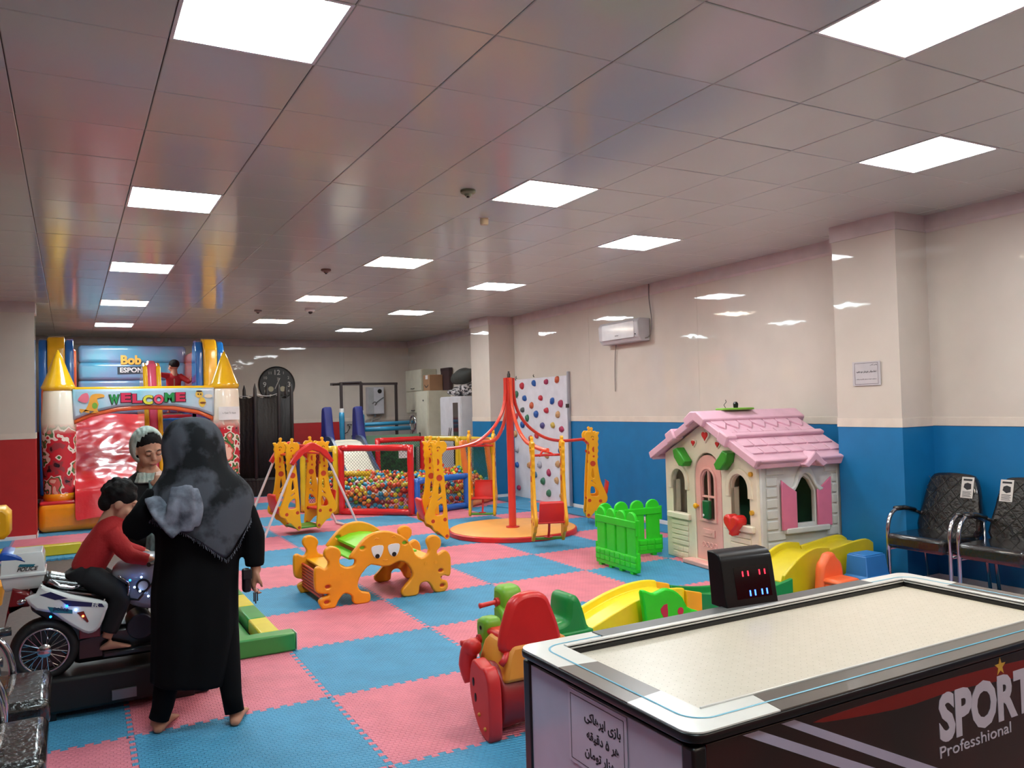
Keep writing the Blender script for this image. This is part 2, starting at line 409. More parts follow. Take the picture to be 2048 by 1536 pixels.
# narrower cut strip against the right wall
for j in range(-3, 13):
    x1 = 6.5 if j < 0 else 6.08 if j == 0 else 6.58+.035*j
    if j > 7: x1 = 6.34
    mb = MB(); mb.box(6.252, x1, 4.454+j+.003, 4.454+j+.997, .0005, .0225); obj('foam_mat', mb, (FB, FP)[(5+j) % 2], floor)
# a loose blue mat beneath the climbing board
t = obj('foam_mat_loose', MB(frame((6.3, 11.1, 0), (.97, .24, 0), (-.24, .97, 0))).box(-.45, .24, -.8, .42, .0235, .036), FB, None, bevel=.002)
tag(t, 'loose sky blue foam mat laid askew below the climbing board', 'mat')
# ================================================================ AIR HOCKEY TABLE
def air_hockey():
    X0_, X1_, Y0_, Y1_, Z = 1.31, 3.33, 1.525, 2.40, .80
    t = thing('air_hockey_table', 'large white and grey air hockey table with black sides in the foreground', 'game table', loc=(2.32, 1.96, 0))
    OFF = Matrix.Translation((-2.32, -1.96, 0))
    SHADE = mat('hockey_side_print', (58, 8, 12), .18, coat=.5, noise_col=((14, 6, 10), 1.8, .5))
    ENDW = mat('hockey_end_panel', (196, 190, 208), .3, coat=.3)
    TOPW = mat('hockey_top_white', (222, 222, 218), .28, coat=.4)
    TOPG = mat('hockey_top_grey', (94, 88, 82), .3, coat=.4)
    FIELD = mat('hockey_playfield', (204, 197, 184), .3, spec=.4, noise_col=((199, 192, 178), 30, .5))
    mb = MB(OFF); mb.box(X0_+.03, X1_-.03, Y0_+.03, Y1_-.03, .12, .70); obj('body', mb, BLK, t, bevel=.004)
    for x in (X0_+.16, X1_-.16):
        for y in (Y0_+.14, Y1_-.14): obj('foot', MB(OFF).cyl((x, y, .022), (x, y, .12), .04, .05, 12), BLK, t)
    # end panel with black corner strips
    mb = MB(OFF); mb.box(X0_+.02, X0_+.032, Y0_+.06, Y1_-.05, .12, .752); obj('end_panel', mb, ENDW, t, bevel=.002)
    mb = MB(OFF); mb.box(X1_-.032, X1_-.02, Y0_+.06, Y1_-.05, .12, .752); obj('end_panel', mb, ENDW, t, bevel=.002)
    for (x, y) in ((X0_, Y0_), (X0_, Y1_), (X1_, Y0_), (X1_, Y1_)):
        sx = 1 if x == X0_ else -1; sy = 1 if y == Y0_ else -1
        mb = MB(OFF); mb.box(*sorted((x+sx*.014, x+sx*.06)), *sorted((y+sy*.014, y+sy*.062)), .1, .762); obj('corner_post', mb, BLK, t, bevel=.008)
    mb = MB(OFF); mb.box(X0_+.06, X1_-.06, Y0_+.02, Y0_+.032, .12, .762); obj('side_panel', mb, SHADE, t, bevel=.002)
    mb = MB(OFF); mb.box(X0_+.06, X1_-.06, Y1_-.032, Y1_-.02, .12, .762); obj('side_panel', mb, SHADE, t, bevel=.002)
    def rr(x0, x1, y0, y1, r, n=7):
        o = []
        for cx, cy, a in ((x1-r, y0+r, -90), (x1-r, y1-r, 0), (x0+r, y1-r, 90), (x0+r, y0+r, 180)):
            o += [(cx+r*math.cos(math.radians(a+90*i/n)), cy+r*math.sin(math.radians(a+90*i/n))) for i in range(n+1)]
        return o
    ix0, ix1, iy0, iy1 = X0_+.135, X1_-.135, Y0_+.125, Y1_-.105
    plate('top_rim', [rr(X0_, X1_, Y0_, Y1_, .05), [(ix0, iy0), (ix1, iy0), (ix1, iy1), (ix0, iy1)]], .024, BLK, t, OFF @ Matrix.Translation((0, 0, Z-.0145)), .005)
    ru = rr(X0_+.003, X1_-.003, Y0_+.003, Y1_-.003, .048)
    # white corner plates and grey strips between them
    def clip(x0, x1, y0, y1, sx, sy):
        # L-shaped white corner
        cx = X0_+.003 if sx > 0 else X1_-.003; cy = Y0_+.003 if sy > 0 else Y1_-.003; r = .05
        arc = [(cx+sx*r-sx*r*math.sin(math.radians(a)), cy+sy*r-sy*r*math.cos(math.radians(a))) for a in range(0, 91, 15)]
        lx, ly = .30, .26; ex, ey = (ix0 if sx > 0 else ix1), (iy0 if sy > 0 else iy1)
        return [(cx+sx*lx, cy)]+arc+[(cx, cy+sy*ly), (ex, cy+sy*ly+sy*.02), (ex, ey), (cx+sx*lx+sx*.02, ey)]
    for sx in (1, -1):
        for sy in (1, -1):
            P = clip(0, 0, 0, 0, sx, sy); mb = MB(OFF); mb.prism(P, Z-.002, Z+.002); obj('corner_plate', mb, TOPW, t)
    lx, ly = .302, .262
    for (a, b) in (((X0_+.003+lx, X1_-.003-lx), (Y0_+.003, iy0)), ((X0_+.003+lx, X1_-.003-lx), (iy1, Y1_-.003))):
        mb = MB(OFF); mb.prism([(a[0], b[0]), (a[1], b[0]), (a[1]-.02, b[1]), (a[0]+.02, b[1])] if b[0] < 2 else [(a[0]+.02, b[0]), (a[1]-.02, b[0]), (a[1], b[1]), (a[0], b[1])], Z-.002, Z+.0018); obj('grey_strip', mb, TOPG, t)
    for (a, b) in (((X0_+.003, ix0), (Y0_+ly, Y1_-ly)), ((ix1, X1_-.003), (Y0_+ly, Y1_-ly))):
        mb = MB(OFF); mb.box(*a, *b, Z-.002, Z+.0018); obj('grey_strip', mb, TOPG, t)
    # thin inlaid line running round the rim
    LINE = mat('hockey_line', (92, 170, 200), .4); q = [(x, y, Z+.003) for x, y in rr(X0_+.062, X1_-.062, Y0_+.062, Y1_-.062, .07)]
    mb = MB(OFF); mb.tube(q, [(.0035, .0012)]*len(q), 4, close=True); obj('inlaid_line', mb, LINE, t)
    # playfield with air holes, raised inner rails
    mb = MB(OFF); mb.box(ix0-.01, ix1+.01, iy0-.01, iy1+.01, Z-.06, Z-.026); obj('playfield', mb, FIELD, t)
    mb = MB(OFF); HOLE = mat('air_hole', (120, 116, 108), .8)
    nx, ny = 62, 24
    for i in range(nx):
        for j in range(ny):
            x = ix0+.03+(ix1-ix0-.06)*i/(nx-1); y = iy0+.03+(iy1-iy0-.06)*j/(ny-1)
            mb.add([(x-.0012, y-.0012, Z-.0256), (x+.0012, y-.0012, Z-.0256), (x+.0012, y+.0012, Z-.0256), (x-.0012, y+.0012, Z-.0256)], [(0, 1, 2, 3)])
    o = obj('air_holes', mb, HOLE, t); o['kind'] = 'stuff'
    RAIL = mat('rail_silver', (214, 214, 212), .3, .2)
    for (x0, x1, y0, y1) in ((ix0, ix1, iy1-.0, iy1+.022), (ix0, ix1, iy0-.006, iy0), (ix1, ix1+.022, iy0, iy1)):
        mb = MB(OFF); mb.box(x0, x1, y0, y1, Z-.012, Z+.007); obj('rail', mb, RAIL, t, bevel=.002)
    for (x0, x1, y0, y1) in ((ix0, ix1, iy1-.004, iy1), (ix1-.004, ix1, iy0, iy1)):
        mb = MB(OFF); mb.box(x0, x1, y0, y1, Z-.03, Z-.012); obj('rail_shadow_gap', mb, BLK, t)
    mb = MB(OFF); mb.box(X0_+.3, X1_-.3, iy1+.024, Y1_-.01, Z, Z+.006); obj('rear_ledge', mb, mat('ledge_grey', (92, 94, 96), .4), t, bevel=.002)
    # scoreboard: slanted hood with curved top, LED digits
    SB = OFF @ Matrix.Translation((2.345, 2.388, Z)) @ Matrix.Rotation(math.radians(-6), 4, 'Z')
    prof = [(-.012, .0), (-.03, .2), (-.022, .222), (.0, .232), (.055, .234), (.06, .2), (.05, .0)]
    prof = [(-.05, 0), (-.018, .175), (-.012, .192), (.0, .203), (.02, .21), (.07, .212), (.05, 0)]
    mb = MB(SB); mb.prism(prof, -.125, .125, frame((0, 0, 0), (0, 1, 0), (0, 0, 1))); sb = obj('scoreboard', mb, mat('score_black', (3, 3, 6), .4, spec=.25, coat=.2), t, bevel=.004)
    fr = SB @ frame((0, -.0335, .09), (1, 0, 0), (0, .18, .984))
    LR = mat('led_red', (255, 40, 60), emit=4); LB = mat('led_blue', (60, 110, 255), emit=6)
    mb = MB(fr); mb.box(-.07, .1, -.06, .062, -.002, .0012); obj('display_window', mb, mat('score_window', (4, 5, 9), .1), sb)
    for x in (-.03, -.004, .052, .078):
        mb = MB(fr); mb.box(x-.0022, x+.0022, .025, .045, .001, .0035); obj('digit', mb, LR, sb)
    for x in (-.006, .018, .052, .076):
        mb = MB(fr); mb.box(x-.0026, x+.0026, -.052, -.03, .001, .0035); obj('digit', mb, LB, sb)
    # printed side graphics, normal -Y
    F = OFF @ XZ(Y0_+.0195)
    LET = mat('lettering_lilac', (196, 190, 206), .35); GOLD = mat('star_gold', (206, 160, 60), .35); STRIPE = mat('stripe_lilac', (176, 170, 196), .35)
    text('lettering', 'SPORT', .19, LET, t, F @ Matrix.Translation((2.54, .565, .0)), .001, width=.50, bold=.008)
    text('lettering', 'Professhional', .05, LET, t, F @ Matrix.Translation((2.475, .512, .0)), .001, width=.37)
    def star(cx, cy, R, r): return [(cx+(R if k % 2 == 0 else r)*math.sin(PI*k/5), cy+(R if k % 2 == 0 else r)*math.cos(PI*k/5)) for k in range(10)]
    plate('star', [star(2.615, .73, .03, .012)], .002, GOLD, t, F, .0002)
    for P in ([(1.493, .757), (1.55, .757), (2.42, .362), (2.34, .362)], [(1.63, .757), (1.68, .757), (2.56, .36), (2.48, .36)]): plate('stripe', [P], .0016, STRIPE, t, F, .0002)
    plate('red_swoosh', [smoothpoly([(1.75, .735), (2.1, .742), (2.5, .738), (3.0, .72), (3.25, .74), (3.25, .66), (2.8, .672), (2.4, .70), (2.1, .70)], 4)], .0012, mat('swoosh_red', (120, 24, 20), .3), t, F, .0002)
    # price sign on the end panel, in a thing of its own
    s = thing('paper_sign', 'white paper price sign with three Persian lines on the end of the air hockey table', 'sign', T=frame((X0_+.0175, 1.962, .60), (0, -1, 0), (0, 0, 1)))
    mb = MB(); mb.box(-.148, .148, -.072, .148, -.0005, .0005); obj('sheet', mb, mat('sign_paper', (208, 198, 214), .35, coat=.4), s)
    mb = MB()
    for (a, b, c, d) in ((-.135, .135, .133, .1345), (-.135, .135, -.0605, -.059), (-.135, -.1335, -.059, .133), (.1335, .135, -.059, .133)): mb.box(a, b, c, d, .0006, .0012)
    obj('printed_border', mb, INK, s)
    for k, ln in enumerate(['بازی ایرهاکی', 'هر ۵ دقیقه', '۱۰ هزار تومان']):
        text('lettering', persian(ln), .037, INK, s, Matrix.Translation((.03, .078-.052*k, .0008)), .0004, bold=.001)
air_hockey()

# ================================================================ WAITING CHAIRS
def chair(label, x, y, rz, tagside, ao=0):
    """faces local -X; seat front edge at x=-.26"""
    t = thing('waiting_chair', label, 'chair', loc=(x, y, .023 if x > 0 else .0), rz=rz, group=None)
    mb = MB(); mb.box(-.26, .24, -.245, .245, .345, .465); obj('seat', mb, FOIL, t, bevel=.035, seg=4, smooth=False)
    B = Matrix.Translation((.2, 0, .44)) @ Matrix.Rotation(math.radians(14), 4, 'Y')
    P = smoothpoly([(-.235, -.02), (-.24, .25), (-.19, .46), (-.1, .5), (.1, .5), (.19, .46), (.24, .25), (.235, -.02)], 3)
    plate('backrest', [P], .085, FOIL, t, B @ frame((0, 0, 0), (0, 1, 0), (0, 0, 1)), .028)
    # quilting stitches on the front face
    mb = MB(B)
    for k in range(-3, 4):
        for s in (1, -1):
            a = Vector((-.0445, k*.11-.2*s, .02)); b = Vector((-.0445, k*.11+.2*s, .46))
            def cut(p): return abs(p.y) < .215
            pts = [a.lerp(b, i/20) for i in range(21)]; pts = [p for p in pts if cut(p)]
            if len(pts) > 1: mb.tube(pts, .0022, 4)
    obj('quilting', mb, mat('stitch_dark', (44, 42, 40), .3), t)
    for s in (1, -1):
        y_ = s*.265
        pts = smoothpoly([(-.2+ao, y_, .0), (-.2+ao, y_, .35), (-.2+ao, y_, .5), (-.16+ao, y_, .6), (-.07+ao*.8, y_, .645), (.06, y_, .63), (.18, y_, .6), (.26, y_, .57)], 4, False)
        mb = MB(); mb.tube(pts, .016, 10); obj('arm_tube', mb, CHR, t, smooth=True)
        mb = MB(); mb.tube([(-.1, y_, .648), (.02, y_, .645), (.15, y_, .615)], .021, 10); obj('armrest', mb, FOIL, t, smooth=True)
        mb = MB(); mb.tube([(.24, y_, .6), (.26, y_, .3), (.3, y_, 0)], .014, 8); obj('leg', mb, CHR, t, smooth=True)
        mb = MB(); mb.tube([(-.2, y_, .33), (.27, y_, .33)], .012, 8); obj('side_rail', mb, CHR, t, smooth=True)
    mb = MB(); mb.tube([(-.1, -.265, .34), (-.1, .265, .34)], .012, 8); mb.tube([(.15, -.265, .34), (.15, .265, .34)], .012, 8); obj('cross_bar', mb, CHR, t)
    if tagside is not None:
        T = B @ frame((-.0462, tagside, .385), (0, -1, 0), (0, 0, 1))
        mb = MB(T); mb.box(-.05, .05, -.085, .085, -.0005, .001); tg = obj('label_card', mb, mat('card', (206, 200, 194), .4), t)
        mb = MB(T); mb.prism([(-.03, 0), (-.025, .03), (0, .04), (.03, .03), (.032, -.01), (0, -.02)], .001, .002)
        for k in range(5): mb.box(-.036, .036-.008*(k % 2), -.035-.01*k, -.031-.01*k, .001, .002)
        mb.box(-.036, .036, .055, .07, .001, .002); obj('print', mb, INK, tg)
    return t
chair('black plastic wrapped chair with chrome arms against the blue wall, nearest the pink playhouse', 6.08, 4.08, 0, -.14)
chair('black plastic wrapped chair on the blue wall, cut by the right picture edge', 6.08, 3.48, 0, .15)
chair('black plastic wrapped chair at lower left beside the motorbike ride, farther of the two', -.345, 4.08, PI, None, .1)
chair('nearest black plastic wrapped chair at the lower left corner of the picture', -.345, 3.42, PI, None, .1)
# ================================================================ GIRAFFE SEATS (shared meshes)
_o = [(-.045, 1.095), (-.03, 1.128), (.06, 1.125), (.088, 1.09), (.092, 1.06), (.08, 1.015), (.036, .977), (.03, .91), (.04, .83), (.05, .73), (.06, .61), (.07, .46), (.08, .31), (.085, .16), (.096, .08), (.096, .03), (.08, .005), (.055, .002), (.03, .03), (.0, .06), (-.04, .1), (-.085, .12), (-.11, .17), (-.17, .2), (-.188, .25), (-.18, .3), (-.14, .39), (-.1, .5), (-.078, .65), (-.07, .76), (-.082, .79), (-.074, .83), (-.086, .87), (-.078, .91), (-.09, .95), (-.082, .99), (-.094, 1.03), (-.085, 1.07), (-.105, 1.11), (-.07, 1.118)]
_horn = [(-.022, 1.122), (-.018, 1.146), (-.024, 1.158), (-.014, 1.176), (.0, 1.18), (.013, 1.172), (.018, 1.157), (.01, 1.145), (.012, 1.122)]
_out = smoothpoly(_o[:1]+[(-.035, 1.12)]+_horn+_o[2:], 2)
_h1 = [(-.003, .645), (.016, .545), (-.022, .52), (-.018, .6)]; _h2 = [(.018, .475), (-.034, .438), (-.036, .452), (.014, .492)]; _h3 = [(.026, .4), (.032, .3), (.0, .283), (-.066, .288), (-.062, .35), (-.01, .405)]
GIR = plate_mesh('giraffe_panel', [_out, smoothpoly(_h1, 3), _h2, smoothpoly(_h3, 3)], .036, YEL, .007, 2)
def disc(r, ry=None, half=False):
    P = circ(0, 0, r, 16, ry)
    if half: P = [p for p in P if p[0] > -.002]
    return plate_mesh('spot', [P], .004, DRD, .0012)
SPOTS = [((-.008, .707), disc(.036)), ((-.022, .8), disc(.014)), ((-.03, .89), disc(.026, .038, True)), ((.047, .23), disc(.022)), ((-.095, .22), disc(.022)), ((.066, .04), disc(.02)), ((-.02, 1.02), disc(.01)), ((.04, .85), disc(.012, .02))]
_e = MB(); _e.tube([(-.012+.018*math.cos(a), 1.045+.016*math.sin(a), 0) for a in [i*PI/6 for i in range(7)]], .003, 5); EYE = _e.mesh('eye', INK)
def giraffe(parent, T):
    g = link('giraffe_panel', GIR, parent, T)
    for (x, y), me in SPOTS:
        for z in (.0185, -.0185): link('spot', me, g, Matrix.Translation((x, y, z)), True)
    for z in (.019, -.019): link('eye', EYE, g, Matrix.Translation((0, 0, z)), True)
    return g
_s = MB()
_s.loft([[(-.17, -z, .36), (-.17, z, .36), (-.155, z, .36), (-.155, -z, .36)] for z in (0,)] if 0 else [[(-.09+a, -.13, b), (-.09+a, .13, b), (-.06+a, .13, b), (-.06+a, -.13, b)] for a, b in ((-.115, .5), (-.125, .47), (-.1, .35), (-.075, .24))])
def swing_seat(parent, W, half=.17, stem=True):
    """W maps local (forward x, sideways y, up z) into the parent; two giraffe panels, seat, footrest"""
    for s in (1, -1): giraffe(parent, W @ frame((0, s*half, 0), (1, 0, 0), (0, 0, 1)))
    mb = MB(W); rings = []
    for a, b, h in ((-.21, .47, .12), (-.222, .455, .135), (-.2, .33, .14), (-.165, .235, .14)): rings.append([(a, -h, b), (a, h, b), (a+.022, h, b+.004), (a+.022, -h, b+.004)])
    mb.loft(rings); obj('seat_back', mb, RED, parent, bevel=.008, auto=False, smooth=True)
    mb = MB(W); mb.box(-.17, .06, -half+.018, half-.018, .225, .25); obj('seat', mb, RED, parent, bevel=.01)
    mb = MB(W); mb.box(.03, .1, -half+.018, half-.018, .02, .045); obj('footrest', mb, mat('foot_green', (80, 150, 40), .4), parent, bevel=.008)
    if stem:
        mb = MB(W); mb.tube([(-.03, 0, .235), (.0, 0, .12), (.05, 0, .05)], .014, 8); mb.lathe([(.05, .045), (.05, .052)], 14, (.05, 0, 0)); obj('stem', mb, RED, parent)
    mb = MB(W); mb.cyl((.03, -half, .965), (.03, half, .965), .014, n=10); obj('hanger_bar', mb, RED, parent)

# ================================================================ CAROUSEL
def carousel():
    cx, cy = 4.83, 8.86
    t = thing('carousel', 'red pole merry-go-round with four hanging giraffe seats on a round orange base', 'carousel', loc=(cx, cy, .0235))
    CAR = mat('carousel_red', (222, 62, 50), .3, coat=.4)
    CAR2 = mat('carousel_orange_red', (240, 84, 52), .3, coat=.4)
    mb = MB(); mb.lathe([(.79, .0), (.8, .004), (.8, .05), (.79, .058)], 72); obj('base_disc', mb, RED, t)
    mb = MB(); mb.lathe([(.775, .058), (.78, .061), (.775, .064)], 72); obj('disc_top', mb, mat('disc_orange', (244, 172, 84), .45, bump=('noise', 30, .03)), t)
    mb = MB(); mb.lathe([(.085, .064), (.085, .074), (.05, .08)], 24); obj('flange', mb, RED, t)
    mb = MB(); mb.cyl((0, 0, .06), (0, 0, 1.93), .047, n=24); obj('pole', mb, CAR, t)
    mb = MB(); mb.lathe([(.02, 1.93), (.02, 1.975), (.012, 1.99), (.012, 2.01), (.001, 2.012)], 12); obj('cap_bolt', mb, STL, t)
    for k, (ang, R, zt, fa) in enumerate(((190, 1.13, 1.09, -7), (262, 1.15, 1.07, 69), (0, 1.2, 1.11, 152), (82, 1.15, 1.09, 235))):
        a = math.radians(ang); d = Vector((math.cos(a), math.sin(a), 0)); n = Vector((-d.y, d.x, 0))
        pts = smoothpoly([tuple(d*r+Vector((0, 0, z))) for r, z in ((.062, 1.925), (.064, 1.75), (.09, 1.58), (.17, 1.42), (.3, 1.28), (.5, 1.16), (.75, 1.105), (R-.1, zt), (R+.03, zt))], 4, False)
        mb = MB(); mb.tube(pts, [(.02, .026)]*len(pts), 10); obj('arm', mb, CAR2 if k in (1, 3) else CAR, t)
        for s in (1, -1):
            mb = MB(); mb.tube([tuple(d*(R-.12)+n*.0+Vector((0, 0, zt-.01))), tuple(d*(R-.03)+n*.06*s+Vector((0, 0, zt-.035))), tuple(d*R+n*.09*s+Vector((0, 0, zt-.06)))], .012, 8); obj('hanger_fork', mb, CAR, t)
        fa = math.radians(fa); f = Vector((math.cos(fa), math.sin(fa), 0)); W = frame((0, 0, 0), f, (-f.y, f.x, 0)); W.translation = d*R+Vector((0, 0, zt-1.02))
        swing_seat(t, W)
carousel()

# ================================================================ TWO-SEAT GIRAFFE SWING
def aswing():
    T = Matrix.Translation((2.66, 10.45, .0235)) @ Matrix.Rotation(math.radians(8), 4, 'Z')
    t = thing('giraffe_swing', 'yellow giraffe glider swing with two facing red seats on white A-frame legs', 'swing', T=T)
    WP = mat('white_tube', (226, 214, 216), .35)
    for y in (-.22, .5):
        dz = 0
        for s in (1, -1):
            mb = MB(); mb.tube([(s*.2, y, 1.0), (s*.64, y, .02)], .016, 10); obj('leg', mb, WP, t)
        P = [(-.29, .93), (-.2, 1.07), (-.04, 1.17), (0, 1.18), (.04, 1.17), (.2, 1.07), (.29, .93), (.25, .9), (.2, .96), (.1, 1.05), (0, 1.08), (-.1, 1.05), (-.2, .96), (-.25, .9)]
        plate('bracket', [P], .07, RED, t, XZ(y), .012)
    for s in (1, -1):
        mb = MB(); mb.tube([(s*.64, -.22, .02), (s*.64, .5, .02)], .015, 8); obj('floor_bar', mb, WP, t)
        mb = MB(); mb.cyl((s*.64, .05, .02), (s*.64, .2, .02), .022, n=10); obj('bar_joint', mb, RED, t)
    mb = MB(); mb.tube([(0, -.2, 1.13), (0, .5, 1.13)], .018, 10); obj('ridge_bar', mb, RED, t)
    for s in (1, -1):
        W = frame((s*.2, .12, .06), (-s, 0, 0), (0, -s, 0)); 
        swing_seat(t, W, .2, False)
    mb = MB(); mb.box(-.13, .13, -.06, .3, .075, .1); obj('foot_tray', mb, mat('foot_green', (80, 150, 40)), t, bevel=.008)
    for s in (1, -1):
        mb = MB(); mb.cyl((s*.2, -.2, 1.02), (s*.2, .5, 1.02), .012, n=8); obj('axle', mb, RED, t)
aswing()

# ================================================================ CLIMBING BRIDGE WITH A FACE
def bridge():
    t = thing('toddler_bridge', 'orange plastic toddler climbing bridge with a smiling face and puzzle-knob sides', 'play bridge', loc=(2.28, 6.77, .0235))
    L = [(1.749, -.004), (1.722, .045), (1.722, .073), (1.751, .093), (1.794, .101), (1.798, .115), (1.766, .119), (1.71, .134), (1.689, .175), (1.688, .3), (1.7, .334), (1.728, .341), (1.77, .318), (1.796, .336), (1.803, .37), (1.772, .416), (1.773, .458), (1.802, .487), (1.846, .489), (1.889, .466), (1.909, .422), (1.894, .374), (1.907, .33), (1.958, .309), (2.01, .317), (2.025, .358), (1.989, .377), (1.982, .392), (2.043, .464), (2.111, .528), (2.188, .564), (2.279, .572), (2.372, .548), (2.464, .491), (2.526, .41), (2.548, .349), (2.603, .312), (2.652, .329), (2.677, .371), (2.655, .434), (2.664, .47), (2.705, .492), (2.754, .483), (2.79, .442), (2.784, .389), (2.751, .356), (2.758, .325), (2.808, .353), (2.849, .337), (2.877, .281), (2.873, .152), (2.852, .124), (2.811, .137), (2.777, .126), (2.793, .102), (2.834, .089), (2.845, .034), (2.807, -.006), (2.725, .005), (2.693, .055), (2.662, .096), (2.614, .103), (2.581, .077), (2.571, .012), (2.515, -.006), (2.436, .008), (2.418, .055), (2.454, .094), (2.511, .153), (2.52, .196), (2.475, .276), (2.405, .306), (2.326, .279), (2.249, .281), (2.159, .306), (2.105, .27), (2.059, .211), (2.043, .142), (2.079, .097), (2.138, .082), (2.149, .034), (2.129, .001), (2.032, -.003), (1.996, .027), (1.993, .07), (1.953, .097), (1.917, .095), (1.879, .05), (1.849, -.002), (1.792, -.011)]
    P = smoothpoly([(x-2.28, max(z, 0)) for x, z in L], 2)
    slots = [(2.087, .452), (2.456, .455), (1.783, .052), (1.793, .173), (2.779, .184), (2.79, .055)]
    holes = [circ(x-2.28, z, .022, 12, .014) for x, z in slots]
    for y in (-.34, .34):
        o = plate('side_panel', [P]+holes, .05, ORA, t, XZ(y), .012)
        for k, (x, z) in enumerate(slots):
            mb = MB(); mb.box(x-2.28-.02, x-2.28+.02, y-.008, y+.008, z-.012, z+.012); obj('peg', mb, LIM if k < 2 else DRD, o)
        if y < 0:
            for (ex, px, pz) in ((-.068, -.07, .371), (.075, .076, .372)):
                Q = smoothpoly([(ex-.046, .451), (ex+.046, .455), (ex+.048, .405), (ex+.02, .357), (ex-.018, .358), (ex-.043, .393)], 3)
                e = plate('eye', [Q], .006, WHT, o, XZ(y-.0265), .002); mb = MB(); mb.cyl((px, y-.029, pz), (px, y-.034, pz), .019, n=16); obj('pupil', mb, BLK, o)
            mb = MB(); mb.tube([(-.02, y-.026, .335), (.0, y-.028, .328), (.02, y-.026, .333)], .004, 6)
            mb.tube([(-.09, y-.026, .51), (-.075, y-.028, .52), (-.055, y-.026, .515)], .004, 6); mb.tube([(.06, y-.026, .515), (.08, y-.028, .522), (.095, y-.026, .512)], .004, 6); obj('mouth_and_brows', mb, ORA, o)
            for (x, z) in ((-.37, .26), (-.46, .25), (.36, .26), (.45, .26)):
                mb = MB(); mb.cyl((x, y-.024, z), (x, y-.029, z), .016, n=12); obj('stud', mb, ORA, o)
    mb = MB(); mb.loft([[(x, -.32, z), (x, .32, z), (x, .32, z-.02), (x, -.32, z-.02)] for x, z in ((-.2, .44), (-.1, .475), (.0, .485), (.1, .475), (.2, .44))]); obj('deck', mb, mat('deck_green', (110, 212, 24), .35), t)
    for s in (1, -1):
        mb = MB(); mb.box(*sorted((s*.3, s*.48)), -.32, .32, .275, .295); obj('step', mb, YEL, t, bevel=.006)
        mb = MB(); mb.box(*sorted((s*.18, s*.3)), -.32, .32, .36, .378); obj('step', mb, mat('step_green', (110, 200, 30)), t, bevel=.006)
        for k in range(8):
            mb = MB(); mb.cyl((s*.515, -.32, .07+.026*k), (s*.515, .32, .07+.026*k), .012, n=8); obj('roller_slat', mb, DRD, t)
bridge()

